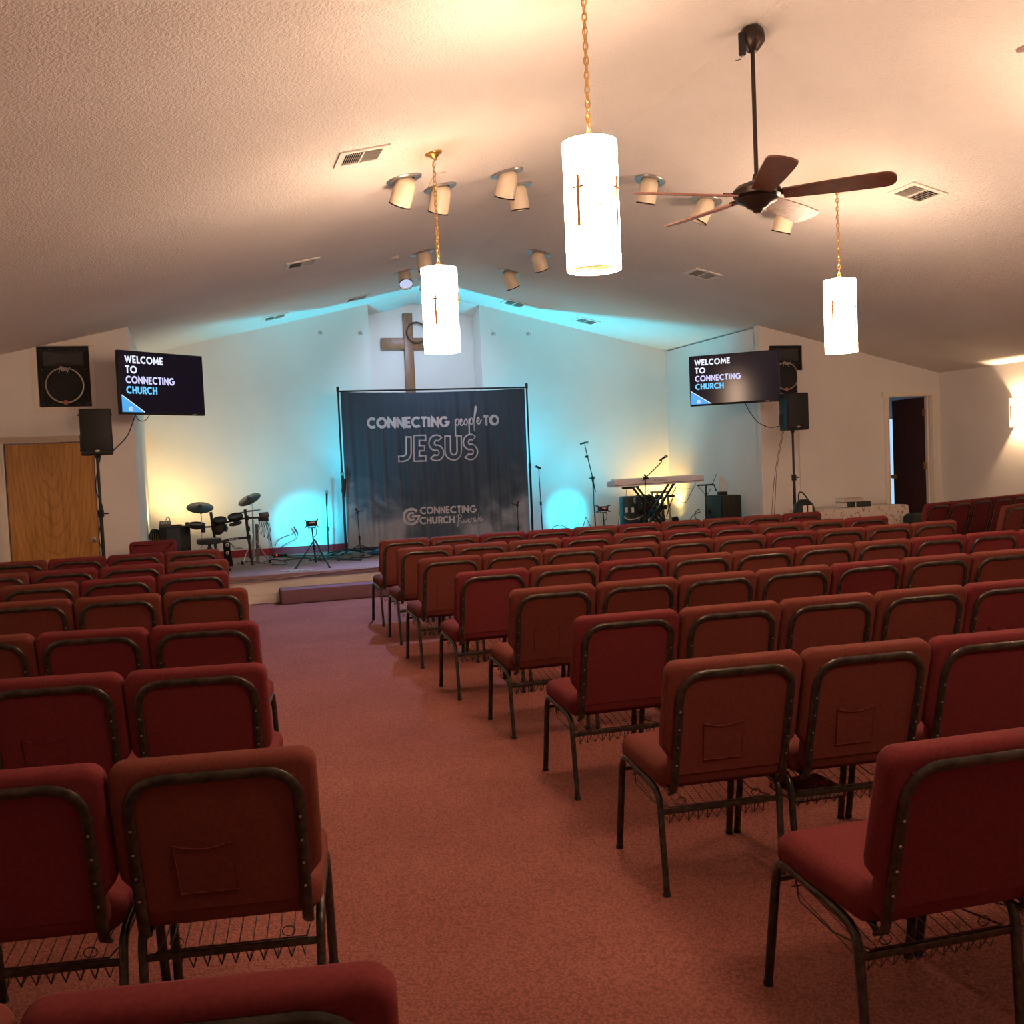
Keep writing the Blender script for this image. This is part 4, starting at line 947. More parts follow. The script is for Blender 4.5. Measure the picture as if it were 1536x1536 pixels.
# bag hung on the right stand
t = thing('shoulder_bag', 'black bag with two white tags hung low on the right speaker stand', 'bag', (7.68, 11.44, .60))
m = MB(); m.pad([(-.15, 0), (.15, 0), (.16, .18), (.12, .31), (.05, .37), (-.05, .37), (-.12, .31), (-.16, .18)], [(-.07, .04), (-.05, .01), (0, 0), (.05, .01), (.07, .04)], lambda a, b, h: V((a, h, b))); obj('bag_body', m, 'black', t, smooth=50)
for dx in (-.035, .045):
    m = MB(); m.box((dx, -.075, .21), (.06, .006, .16)); obj('white_tag', m, 'paper', t, smooth=0)
m = MB(); m.tube(smoothpath([V((-.08, 0, .34)), V((-.03, .06, .45)), V((.03, .06, .45)), V((.08, 0, .34))]), .010, 6); obj('bag_strap', m, 'black', t)

# ================================================================== TABLE WITH LACE CLOTH, BOOKS, BAG
def lace_mat():
    m, n, l, b = nt('lace_cloth')
    mp = coords(n, l, (1, 1, 1))
    vo = n.new('ShaderNodeTexVoronoi'); vo.feature = 'DISTANCE_TO_EDGE'; vo.inputs['Scale'].default_value = 7; l.new(mp.outputs[0], vo.inputs[0])
    na = n.new('ShaderNodeTexNoise'); na.inputs['Scale'].default_value = 26; na.inputs['Detail'].default_value = 3; l.new(mp.outputs[0], na.inputs[0])
    r1 = ramp(n, [(.0, (1, 1, 1)), (.06, (1, 1, 1)), (.10, (0, 0, 0))]); l.new(vo.outputs[0], r1.inputs[0])
    r2 = ramp(n, [(.50, (0, 0, 0)), (.62, (1, 1, 1))]); l.new(na.outputs[0], r2.inputs[0])
    mx = n.new('ShaderNodeMath'); mx.operation = 'MULTIPLY'; l.new(r1.outputs[0], mx.inputs[0]); l.new(r2.outputs[0], mx.inputs[1])
    r = ramp(n, [(0, (.62, .56, .50)), (1, (.34, .14, .10))]); l.new(mx.outputs[0], r.inputs[0]); l.new(r.outputs[0], b.inputs['Base Color'])
    b.inputs['Roughness'].default_value = .9
    bp_ = n.new('ShaderNodeBump'); bp_.inputs['Strength'].default_value = .5; bp_.inputs['Distance'].default_value = .004; l.new(na.outputs[0], bp_.inputs['Height']); l.new(bp_.outputs[0], b.inputs['Normal'])
    return m
MT['lace'] = lace_mat()
TX0, TX1, TY0, TY1, TZ = 8.15, 9.72, 11.92, 12.50, .775
t = thing('folding_table', 'folding table under a patterned lace cloth between speaker stand and doorway', 'table', ((TX0+TX1)/2, (TY0+TY1)/2, 0))
m = MB(); m.box((0, 0, TZ-.02), (TX1-TX0, TY1-TY0, .04), bev=.01); obj('table_top', m, 'white', t)
for sx in (-1, 1):
    for sy in (-1, 1):
        m = MB(); m.tube([(sx*.68, sy*.20, TZ-.04), (sx*.70, sy*.24, 0)], .014, 8); obj('leg', m, 'steel', t)
m = MB(); n1 = 26; cxx, cyy = (TX0+TX1)/2, (TY0+TY1)/2; vs = []; fs = []
per = rrect(TX0-.01, TY0-.01, TX1+.01, TY1+.01, .04, 6); 
# denser rim
per2 = []
for i in range(len(per)):
    a, b = V(per[i]), V(per[(i+1) % len(per)]); kk = max(1, int((b-a).length/.05)); per2 += [a+(b-a)*j/kk for j in range(kk)]
np_ = len(per2); cen = V((cxx, cyy))
rings = [(0, TZ+.004, 0), (.012, TZ-.01, 0), (.02, TZ-.15, .012), (.028, TZ-.30, .026), (.03, TZ-.46, .040)]
for off, z, wv in rings:
    for i, p in enumerate(per2):
        d_ = (p-cen); dn = V((d_.x/.8, d_.y/.3)).normalized(); q = p+dn*(off+wv*sin(i*1.1)); vs.append((q.x, q.y, z))
fs = [(j*np_+i, j*np_+(i+1) % np_, (j+1)*np_+(i+1) % np_, (j+1)*np_+i) for j in range(len(rings)-1) for i in range(np_)]+[tuple(range(np_))]
m.add(vs, fs); single('lace_tablecloth', m, 'lace', 'cream lace tablecloth with a dark red floral pattern draped over the table', 'tablecloth', smooth=60)
def book(x, y, z, rz, d_, label, cm, band=False, group=None):
    t = thing('book', label, 'book', (x, y, z), rz, group); W, D, H = d_
    m = MB(); m.box((0, 0, .003), (W, D, .006)); m.box((0, 0, H-.003), (W, D, .006)); m.box((0, -D/2+.003, H/2), (W, .006, H)); obj('cover', m, cm, t, smooth=0)
    m = MB(); m.box((0, .004, H/2), (W-.012, D-.014, H-.012)); obj('pages', m, 'paper', t, smooth=0)
    if band: m = MB(); m.box((-.06, -D/2-.001, H/2), (.014, .004, H*.9)); obj('spine_label', m, 'paper', t, smooth=0)
pb = atY(1286, 757, 12.1)
book(8.98, 12.16, TZ+.006, radians(2), (.40, .26, .075), 'thick dark green book with a white spine band, lying on the lace cloth', mat('book_green', (.02, .03, .025), .5), True)
book(8.92, 12.17, TZ+.083, radians(-2), (.30, .22, .05), 'pale book lying on top of the dark book', mat('book_pale', (.60, .54, .48), .6))
t = thing('floor_bag', 'black fabric bag standing between the lace-covered table and the slanted chair row', 'bag', (9.92, 11.80, 0))
m = MB(); m.pad(rrect(-.32, 0, .32, .66, .09), [(-.10, .03), (-.08, .006), (0, 0), (.08, .006), (.10, .03)], lambda a, b, h: V((a, h, b))); obj('bag_body', m, mat('bag_cloth', (.012, .022, .022), .8), t, smooth=50)
m = MB(); m.tube(smoothpath([V((-.12, -.06, .60)), V((-.08, -.07, .66)), V((.08, -.07, .66)), V((.12, -.06, .60))]), .012, 6); obj('bag_handle', m, 'black', t)
m = MB(); m.box((-.2, -.104, .50), (.05, .006, .03)); obj('white_logo_patch', m, 'paper', t, smooth=0)
# a book left in the wire rack of a chair
def swirl_mat():
    m, n, l, b = nt('swirl_book_cover'); mp = coords(n, l)
    na = n.new('ShaderNodeTexNoise'); na.inputs['Scale'].default_value = 14; na.inputs['Detail'].default_value = 5; na.inputs['Distortion'].default_value = 2.5; l.new(mp.outputs[0], na.inputs[0])
    r = ramp(n, [(.42, (.02, .015, .045)), (.56, (.22, .02, .05)), (.66, (.75, .30, .25)), (.72, (.9, .6, .5))]); l.new(na.outputs[0], r.inputs[0]); l.new(r.outputs[0], b.inputs['Base Color']); b.inputs['Roughness'].default_value = .3
    return m
_b = atY(1231, 1208, 3.27); book(_b.x, 3.36, .262, radians(180-3), (.215, .20, .034), 'dark magazine-like book with a red swirl cover in a chair rack', swirl_mat())

def uplight(x, y, aim, col, lens, label, power, angle, blend=.9):
    t = thing('stage_light', label, 'stage light', (x, y, HS), group='floor stage lights')
    d_ = (V(aim)-V((x, y, HS+.14))).normalized(); q = d_.to_track_quat('Z', 'Y').to_matrix(); c = V((0, 0, .14))
    m = MB(); m.lathe([(0, -.09), (.05, -.085), (.075, -.05), (.08, .05), (.075, .05), (.07, .03)], c, 20, q); bd = obj('light_body', m, 'black', t)
    m = MB(); m.lathe([(0, .028), (.070, .028)], c, 20, q); obj('lens', m, lens, bd)
    m = MB(); m.tube([(-.10, 0, .14), (-.10, 0, .01), (.10, 0, .01), (.10, 0, .14)], .008, 6); m.box((0, 0, .006), (.2, .05, .012)); obj('yoke', m, 'black', t)
    light('led_beam', 'SPOT', V((x, y, HS+.14))+d_*.05, power, col, aim=aim, angle=angle, blend=blend, radius=.05, parent=t)
uplight(2.55, 15.50, (2.2, 14.5, 4.2), CYAN, 'led_cyan', 'cyan uplight hidden behind the left half of the banner', C_UP, 80)
uplight(4.75, 15.50, (5.6, 14.3, 4.1), CYAN, 'led_cyan', 'cyan uplight hidden behind the right half of the banner', C_UP*1.5, 85)
# ================================================================== STAGE GEAR
def base_thing(name, label, cat, p, group=None, z=HS): return thing(name, label, cat, (p.x, p.y, z), group=group)
def mic_head(a, b):
    """handheld microphone from butt a to grille end b"""
    a, b = V(a), V(b); d_ = (b-a); n = d_.normalized()
    m = MB(); m.tube([a, a+d_*.12, a+d_*.70, a+d_*.76], [.010, .012, .016, .018], 10); return m, n
def add_mic(t, a, b, label=None):
    a, b = V(a), V(b); m, n = mic_head(a, b); o = obj('microphone', m, 'black', t, world=True, label=label)
    c = a+(b-a)*.86; m = MB(); q = n.to_track_quat('Z', 'Y').to_matrix()
    m.lathe([(0, -.026), (.016, -.022), (.024, -.008), (.024, .008), (.016, .022), (0, .027)], c, 12, q); obj('mic_grille', m, 'steel', o, world=True)
def round_base(t, p, r=.14):
    m = MB(); m.lathe([(0, .03), (.02, .03), (.03, .018), (r*.8, .014), (r, .006), (r, 0), (0, 0)], p, 24); obj('round_base', m, 'blackm', t, world=True)
def tri_base(t, p, h=.16, r=.24, rot=.3):
    for k in range(3):
        a = rot+k*2*pi/3; m = MB(); m.tube([p+V((0, 0, h)), p+V((r*cos(a), r*sin(a), .012))], .008, 6); lg = obj('leg', m, 'blackm', t, world=True)
        m = MB(); m.tube([p+V((r*.93*cos(a), r*.93*sin(a), .020)), p+V((r*1.04*cos(a), r*1.04*sin(a), .012))], .012, 6); obj('foot_cap', m, 'rubber', lg, world=True)
def pole(t, a, b, r1=.011, r2=.008, mid=.5, clutch=True):
    a, b = V(a), V(b); c = a+(b-a)*mid; m = MB(); m.cyl(a, c, r1, 8); m.cyl(c, b, r2, 8)
    if clutch: m.cyl(c-(b-a).normalized()*.03, c+(b-a).normalized()*.03, r1*1.7, 8)
    return obj('pole', m, 'blackm', t, world=True)

# straight microphone stand left of the banner
Y = 15.05; b = atZ(493, 832, HS); Y = b.y
top = atY(490, 757, Y); t = base_thing('microphone_stand', 'straight stand with an upright silver-topped microphone, in the cyan light', 'microphone stand', b)
round_base(t, b, .13); pole(t, b+V((0, 0, .02)), top, .010, .008, .5); add_mic(t, top-V((0, 0, .02)), atY(490, 734, Y))
# stand with a bulky clipped microphone against the left banner pole
Y = 15.02; b = atY(518, 825, Y); b.z = HS; tp = atY(514, 712, Y)
t = base_thing('microphone_stand', 'tall black stand leaning close to the left pole of the banner', 'microphone stand', b)
round_base(t, b, .12); pole(t, b+V((0, 0, .02)), atY(516, 740, Y), .010, .008, .55)
m = MB(); m.tube([atY(516, 746, Y), atY(515, 736, Y), atY(517, 718, Y)], [.016, .034, .026], 10); m.tube([atY(516, 730, Y), tp], .015, 8); obj('mic_holder', m, 'black', t, world=True)
add_mic(t, tp-V((0, 0, .05)), tp+V((0, 0, .02)))
# two short stands in front of the banner
for (bx_, tx, ty, lb, sg, Y) in ((541, 536, 768, 'short boom stand on a tripod base in front of the banner, left side', 1, 14.75), (778, 776, 757, 'short stand with a small side arm in front of the banner, right side', -1, 14.75)):
    b = atY(bx_, 826 if sg > 0 else 806, Y); b.z = HS; tp = atY(tx, ty, Y)
    t = base_thing('microphone_stand', lb, 'microphone stand', b); tri_base(t, b, .15, .30, .5); pole(t, b+V((0, 0, .02)), tp, .010, .007, .38)
    m = MB(); e = atY(tx+(8 if sg > 0 else -10), ty-2, Y); m.tube([tp, e], .006, 6); m.cyl(tp-V((0, 0, .03)), tp+V((0, 0, .02)), .018, 8); m.tube([tp+V((0, 0, .02)), tp+V((-sg*.03, 0, .05))], .012, 6); obj('side_arm', m, 'black', t, world=True)
# thin stand right of the banner
Y = 15.0; b = atY(814, 800, Y); b.z = HS; tp = atY(808, 701, Y)
t = base_thing('microphone_stand', 'thin straight black stand just right of the banner in the cyan light', 'microphone stand', b); round_base(t, b, .12); pole(t, b+V((0, 0, .02)), tp, .010, .007, .5)
m = MB(); m.tube([tp+V((.03, 0, -.02)), tp+V((-.05, 0, .02))], .017, 8); obj('mic_clip', m, 'black', t, world=True)
# tall boom stand
Y = 14.4; b = atY(894, 800, Y); b.z = HS; j = atY(889, 717, Y); k2 = atY(890, 727, Y); tp = atY(877, 667, Y)
t = base_thing('microphone_stand', 'tallest microphone stand with a slanted boom, between banner and keyboard', 'microphone stand', b)
tri_base(t, b, .2, .30, .1); pole(t, b+V((0, 0, .02)), j, .011, .009, .97)
m = MB(); m.tube([atY(893, 738, Y), j, tp], [.010, .009, .007], 8); m.box(j, (.05, .06, .05), bev=.01); m.cyl(j+V((-.06, 0, 0)), j, .008, 6); m.box(atY(880, 685, Y), (.045, .03, .035)); obj('boom_arm', m, 'blackm', t, world=True)
add_mic(t, atY(870, 666, Y), atY(882, 663, Y-.03))
# LED light on a tripod, shining cyan on the wall (left) and its twin on a short stand (right)
def led_on_stand(head, foot, r, label, aim, tri, wings):
    t = base_thing('stage_light', label, 'stage light', foot, 'stage lights on stands')
    if tri: 
        for a_, q in zip((0, 1, 2), tri):
            m = MB(); m.tube([foot+V((0, 0, .34)), q], .011, 8); m.tube([foot+V((0, 0, .12)), foot.lerp(q, .55)+V((0, 0, .15))], .006, 6); lg = obj('leg', m, 'blackm', t, world=True)
            m = MB(); m.tube([q.lerp(foot, .06)+V((0, 0, .02)), q], .014, 6); obj('foot_cap', m, 'rubber', lg, world=True)
    else: tri_base(t, foot, .2, .22, .9)
    pole(t, foot+V((0, 0, .03)), head-V((0, 0, .06)), .013, .010, .45)
    m = MB(); m.box(head, (.145, .10, .075), bev=.012); bd = obj('light_body', m, 'black', t, world=True)
    m = MB()
    for sx in (-1, 1):
        for sz in (-1, 1): m.add([head+V((sx*.06, -.04, sz*.030)), head+V((sx*wings, -.05, sz*.055)), head+V((sx*wings, .05, sz*.055)), head+V((sx*.06, .04, sz*.030)),
                                  head+V((sx*.06, -.04, sz*.022)), head+V((sx*wings, -.05, sz*.043)), head+V((sx*wings, .05, sz*.043)), head+V((sx*.06, .04, sz*.022))], [(0, 1, 2, 3), (4, 7, 6, 5), (0, 4, 5, 1), (1, 5, 6, 2), (2, 6, 7, 3)])
    obj('side_flap', m, 'black', bd, world=True, smooth=0)
    m = MB(); m.box(head+V((0, -.052, .012)), (.07, .006, .022)); obj('display', m, 'steel', bd, world=True, smooth=0)
    m = MB(); m.tube([head+V((.02, 0, -.05)), head+V((.06, -.01, -.09)), head+V((.05, -.01, -.16)), head+V((.0, -.01, -.20))], .006, 6); m.tube([head+V((-.05, 0, 0)), head+V((-.05, 0, -.06)), head+V((.05, 0, -.06)), head+V((.05, 0, 0))], .007, 6); obj('yoke', m, 'blackm', t, world=True)
    m = MB(); m.box(head+V((0, .054, 0)), (.12, .006, .055)); obj('lens', m, 'led_cyan', bd, world=True, smooth=0)
    return t
ft = atZ(474, 847, HS); hd = atY(467.5, 785, ft.y+.02)
tL = led_on_stand(hd, ft, 1, 'flat black stage light on a small tripod before the left cyan glow', None, [atZ(443, 853, HS), atZ(495, 852, HS), atZ(488, 842, HS)], .085)
aL = atY(458, 790, YB)
light('led_beam', 'SPOT', hd+V((0, .065, 0)), C_SPOT, CYAN, aim=aL, angle=36, blend=1.0, radius=.03, parent=tL)
light('led_beam', 'SPOT', hd+V((0, .065, .01)), C_WIDE, CYAN, aim=(aL.x, YB, 2.9), angle=128, blend=.9, radius=.04, parent=tL)
Y = 14.25; hd = atY(904.5, 763, Y); ft = atY(907.5, 800, Y); ft.z = HS
tR = led_on_stand(hd, ft, 1, 'black stage light with four corner flaps on a short stand, left of the keyboard', None, None, .105)
m = MB(); m.lathe([(0, .006), (.008, .004), (.009, 0)], hd+V((.0, -.056, .0)), 10, Matrix.Rotation(radians(90), 3, 'X')); obj('red_indicator', m, 'redled', tR, world=True)
aR = atY(850, 772, YB)
light('led_beam', 'SPOT', hd+V((0, .065, 0)), C_SPOT*.6, CYAN, aim=aR, angle=38, blend=1.0, radius=.03, parent=tR)
light('led_beam', 'SPOT', hd+V((0, .065, .01)), C_WIDE*1.25, CYAN, aim=(aR.x+.3, YB, 3.1), angle=130, blend=.9, radius=.04, parent=tR)

# ---- left black cabinet with mixer
Y = 14.55; pL, pR = atY(238, 792, Y), atY(285, 790, Y); W = pR.x-pL.x; H = pL.z-HS; cx = (pL.x+pR.x)/2
t = thing('speaker_cabinet', 'black speaker cabinet carrying a small mixer, behind the lone burgundy chair', 'speaker', (cx, Y+.22, HS))
m = MB(); m.box((0, 0, H/2), (W, .44, H), bev=.012); cb = obj('cabinet', m, 'black', t)
m = MB(); m.box((-.02, -.222, H/2), (W*.42, .012, H-.03), bev=.003); obj('front_grille', m, noisy('grille_grey', (.035, .035, .038), (.06, .06, .065), 300, .6, .3, 400, .001), cb)
m = MB(); m.box((-.02, 0, H+.004), (W-.04, .4, .008)); m.box((.17, -.1, H+.03), (.05, .05, .045)); m.box((.02, -.12, H+.018), (.14, .08, .02), Matrix.Rotation(.3, 3, 'Z')); obj('top_clutter', m, 'blackm', cb, smooth=0)
mt_ = thing('mixer', 'small grey mixer lying on the left edge of the left black cabinet', 'mixer', (cx-W*.30, Y+.18, HS+H+.009))
m = MB(); m.add([(-.08, -.09, 0), (.08, -.09, 0), (.08, .09, 0), (-.08, .09, 0), (-.075, -.085, .03), (.075, -.085, .03), (.075, .085, .075), (-.075, .085, .075)], [(0, 1, 2, 3), (4, 7, 6, 5), (0, 4, 5, 1), (1, 5, 6, 2), (2, 6, 7, 3), (3, 7, 4, 0)]); bd = obj('mixer_body', m, mat('mixer_grey', (.06, .06, .06), .5), mt_, smooth=0)
m = MB()
for i in range(4):
    for j_ in range(3): m.cyl((-.05+.034*i, -.05+.045*j_, .038+.011*j_), (-.05+.034*i, -.05+.045*j_, .052+.011*j_), .007, 6)
obj('knobs', m, 'steel', bd, kind='stuff')
m = MB(); m.tube(smoothpath([V((.05, .08, .06)), V((.06, .1, .10)), V((.03, .1, .12)), V((.01, .09, .08))]), .006, 6); obj('plug_cable', m, 'cable', mt_)
# amber light on a short post left of the cabinet
p = atY(232.5, 803, 15.0)
t = thing('stage_light', 'small stage light glowing yellow at the left edge of the left cabinet', 'stage light', (p.x, 15.0, HS), group='amber stage lights')
m = MB(); m.cyl((0, 0, 0), (0, 0, p.z-HS-.08), .014, 8); m.lathe([(0, .02), (.09, .015), (.10, 0), (0, 0)], (0, 0, 0), 16); obj('stand_post', m, 'blackm', t)
m = MB(); hz = p.z-HS; q = (V((.30, .75, .75))).normalized().to_track_quat('Z', 'Y').to_matrix(); m.lathe([(0, -.09), (.05, -.085), (.075, -.05), (.08, .05), (.075, .05), (.07, .03)], (0, 0, hz), 20, q); bd = obj('light_body', m, 'black', t)
m = MB(); m.lathe([(0, .03), (.07, .03)], (0, 0, hz), 20, q); obj('lens', m, 'led_amber', bd)
m = MB()
for k in range(4): m.tube([(-.05+.03*k, -.09, hz-.10), (-.05+.03*k, -.085, hz+.03)], .007, 5)
obj('amber_lit_fin', m, mat('fin_amber_light', (.5, .36, .06), .5), bd, kind='stuff')  # fins coloured yellow for the amber light falling on a black body
light('led_beam', 'SPOT', (p.x+.03, 15.06, p.z+.06), A_LEFT, (1.0, .68, .26), aim=(p.x+1.0, YB, 2.6), angle=140, blend=.9, radius=.06, parent=t)
# amber light in the right corner
p = atY(1012, 786, 15.35)
t = thing('stage_light', 'small stage light glowing amber in the right corner behind the keyboard', 'stage light', (p.x, 15.35, HS), group='amber stage lights')
q = (V((-.1, .40, .9))).normalized().to_track_quat('Z', 'Y').to_matrix()
m = MB(); m.lathe([(0, -.09), (.05, -.085), (.075, -.05), (.08, .05), (.075, .05), (.07, .03)], (0, 0, .16), 20, q); bd = obj('light_body', m, 'black', t)
m = MB(); m.lathe([(0, .045), (.07, .045)], (0, 0, .16), 20, q); obj('lens', m, 'led_amber', bd)
m = MB(); m.tube([(-.10, 0, .16), (-.10, 0, .01), (.10, 0, .01), (.10, 0, .16)], .008, 6); obj('yoke', m, 'blackm', t)
light('led_beam', 'SPOT', (p.x, 15.40, HS+.26), A_RIGHT, AMBER, aim=(p.x-.25, YB, 2.3), angle=120, blend=.8, radius=.05, parent=t)

# ---- electronic drum kit
Yd = 14.25
def D(px, py, dy=0): return atY(px, py, Yd+dy)
org = D(345, 850); org.z = HS
t = thing('electronic_drum_kit', 'black electronic drum kit with rubber pads and two cymbals on a rack', 'drum kit', tuple(org))
def pad_disc(name, c, rx, th, tilt=(0, 0), m_='black', rim='black', ring=True):
    R_ = Matrix.Rotation(radians(tilt[0]), 3, 'X') @ Matrix.Rotation(radians(tilt[1]), 3, 'Y')
    m = MB(); m.lathe([(0, -th), (rx*.55, -th), (rx*.96, -th*.45), (rx, 0), (rx*.96, th*.25), (rx*.9, th*.2), (0, th*.2)], c, 26, R_); o = obj(name, m, m_, t, world=True)
    if ring: m = MB(); m.lathe([(rx*.90, th*.2), (rx*.92, th*.45), (rx*1.02, th*.35), (rx*1.03, -.01), (rx*.99, -.012)], c, 26, R_); obj('pad_rim', m, rim, o, world=True)
    return o
def cymbal(c, r, tilt):
    R_ = Matrix.Rotation(radians(tilt[0]), 3, 'X') @ Matrix.Rotation(radians(tilt[1]), 3, 'Y')
    m = MB(); m.lathe([(0, .026), (.02, .024), (r*.22, .012), (r*.3, .004), (r*.97, -.012), (r, -.016), (r*.97, -.020), (r*.3, -.006), (0, .004)], c, 32, R_); o = obj('cymbal_pad', m, mat('cymbal_rubber', (.015, .02, .02), .28), t, world=True)
    m = MB(); m.tube([V(c), V(c)+R_ @ V((0, 0, .05))], .005, 6); m.lathe([(0, .03), (.012, .03), (.012, .045), (0, .045)], c, 8, R_); obj('wing_nut', m, 'chrome', o, world=True)
cymbal(D(300, 760), .178, (24, 3)); cymbal(D(373.5, 748, .1), .165, (22, -22))
c = D(375, 766.5, .15); m = MB(); m.lathe([(0, .012), (.155, .0), (.155, -.006), (0, .0)], c, 28, Matrix.Rotation(radians(-5), 3, 'Y')); obj('hi_hat_pad', m, 'black', t, world=True)
pad_disc('drum_pad', D(329.5, 781), .093, .055, (25, -4)); pad_disc('drum_pad', D(353, 775.5), .100, .055, (22, -8))
pad_disc('drum_pad', D(295, 787.5), .110, .05, (12, 4)); pad_disc('drum_pad', D(353, 785.5, -.15), .085, .025, (6, -10))
c = D(396, 772.5); m = MB(); m.box(c, (.13, .14, .03), Matrix.Rotation(radians(-5), 3, 'Y') @ Matrix.Rotation(radians(20), 3, 'X'), bev=.006); o = obj('drum_module', m, mat('module_maroon', (.10, .03, .03), .5), t, world=True)
m = MB(); m.box(D(395, 779), (.14, .06, .05), bev=.008); obj('module_bracket', m, 'black', t, world=True)
c = D(327, 793); m = MB(); m.lathe([(0, -.05), (.075, -.05), (.085, -.03), (.085, .04), (.06, .055), (0, .055)], c, 20, Matrix.Rotation(radians(80), 3, 'X')); m.box(c+V((.05, 0, .01)), (.12, .09, .11), bev=.02); o = obj('kick_module', m, 'black', t, world=True)
m = MB(); m.tube([c+V((.10, -.0, .055)), c+V((.118, 0, 0)), c+V((.10, 0, -.05))], .018, 8); obj('kick_rim', m, mat('teal_plastic', (.02, .16, .16), .4), o, world=True)
def bar(name, pts, r=.018, m_='blackm', n=10): m = MB(); m.tube(pts, r, n); return obj(name, m, m_, t, world=True)
bar('rack_post', [D(316, 768), D(321, 800), D(324, 826)], .020)
p0 = D(379, 850); p0.z = HS
bar('rack_post', [D(367.5, 764), D(372, 800), p0], .020)
f0 = D(387, 846, .35); f0.z = HS
m = MB(); m.tube([D(385, 786, .35), f0], .022, 10); obj('rack_post', m, mat('post_grey', (.16, .13, .12), .5), t, world=True)
bar('rack_bar', [D(323, 815), D(345, 809), D(374, 806)], .016); bar('rack_bar', [D(317, 787), D(340, 783), D(370, 777), D(396, 776)], .014)
bar('rack_bar', [D(284, 791), D(300, 791), D(318, 790)], .012)
m = MB(); m.cyl(D(343, 810), D(351, 808.5), .018, 10); m.cyl(D(353, 808), D(357, 807.5), .018, 10); obj('chrome_joint', m, 'chrome', t, world=True)
for q in (D(372, 793), D(373, 806), D(320, 790), D(370, 777), D(305, 795)): m = MB(); m.box(q, (.055, .06, .07), bev=.01); obj('rack_clamp', m, 'black', t, world=True)
bar('cymbal_arm', [D(300, 762), D(302, 775), D(302, 800), D(303, 822)], .007, 'steel', 8); bar('cymbal_arm', [D(378, 750, .1), D(379, 775, .1), D(379, 800, .1)], .008, 'steel', 8)
m = MB(); m.tube([D(301, 766), D(302, 771)], .014, 8); obj('arm_clutch', m, 'blackm', t, world=True)
hb = D(380, 815, .25)
for (px, py) in ((364, 847), (405, 845), (376, 838)):
    q = atZ(px, py, HS); m = MB(); m.tube([hb+V((0, 0, .1)), q+V((0, 0, .01))], .009, 6); lg = obj('stand_leg', m, 'steel', t, world=True); m = MB(); m.tube([q+V((0, 0, .05)), q+V((0, 0, .0))], .016, 8); obj('foot_cap', m, 'rubber', lg, world=True)
bar('hi_hat_tube', [D(380, 780, .2), D(381, 838, .2)], .010, 'steel', 8)
# kick pedal tower
m = MB(); c = D(340, 818); m.box(c, (.10, .06, .10), bev=.02); b_ = D(342, 842, .1); b_.z = HS; m.add([c+V((-.045, 0, -.04)), c+V((.045, 0, -.04)), b_+V((.07, 0, 0)), b_+V((-.05, 0, 0)), c+V((-.045, .05, -.04)), c+V((.045, .05, -.04)), b_+V((.07, .06, 0)), b_+V((-.05, .06, 0))], [(0, 1, 2, 3), (4, 7, 6, 5), (0, 4, 5, 1), (1, 5, 6, 2), (2, 6, 7, 3), (3, 7, 4, 0)]); kt = obj('kick_tower', m, 'black', t, world=True)
Rx = Matrix.Rotation(radians(90), 3, 'X')
for (px, py, r) in ((341, 817, .026), (341, 829, .022)): m = MB(); m.lathe([(r*.5, .012), (r, .010), (r, .0)], D(px, py)+V((0, -.035, 0)), 14, Rx); obj('pedal_wheel', m, 'steel', kt, world=True)
m = MB()
for i in range(5): 
    a0_ = D(388+3*i, 783, .05); m.tube(smoothpath([a0_, D(390+4*i, 790+2*i, .05), D(386+5*i, 800+3*i, .05), D(388+4*i, 788+2*i, .05), D(392+2*i, 776, .05)]), .004, 5)
for i in range(3): m.tube(smoothpath([D(398+2*i, 776, .1), D(402+2*i, 795, .1), D(403+2*i, 812, .1), atZ(405+3*i, 838, HS)]), .0035, 5)
for i in range(3): m.tube(smoothpath([D(345+i, 815), D(352, 820+2*i), D(361+2*i, 822)]), .003, 5)
obj('drum_cables', m, 'cable', t, world=True, kind='stuff')
# drummer's stool
b = atY(316, 850, 13.75); b.z = HS; tp = atY(312, 807.5, 13.75)
t = thing('drum_stool', 'low round black drum stool in front of the drum kit', 'stool', (b.x, b.y, HS))
m = MB(); H = tp.z-HS; m.lathe([(0, H-.075), (.14, H-.075), (.158, H-.06), (.162, H-.02), (.15, H-.004), (.12, H), (0, H)], (0, 0, 0), 28); obj('seat_cushion', m, noisy('vinyl_grey', (.02, .02, .022), (.04, .04, .042), 60, .45, .3, 200), t)
m = MB(); m.cyl((0, 0, .12), (0, 0, H-.07), .020, 10); m.cyl((0, 0, .2), (0, 0, .32), .032, 10); obj('pole', m, 'blackm', t)
for k in range(3):
    a = -.55+k*2*pi/3; m = MB(); m.tube([(.02*cos(a), .02*sin(a), .26), (.27*cos(a), .27*sin(a), .015)], .013, 8); lg = obj('leg', m, 'blackm', t); m = MB(); m.tube([(.24*cos(a), .24*sin(a), .035), (.285*cos(a), .285*sin(a), .012)], .022, 8); obj('foot_cap', m, 'rubber', lg)

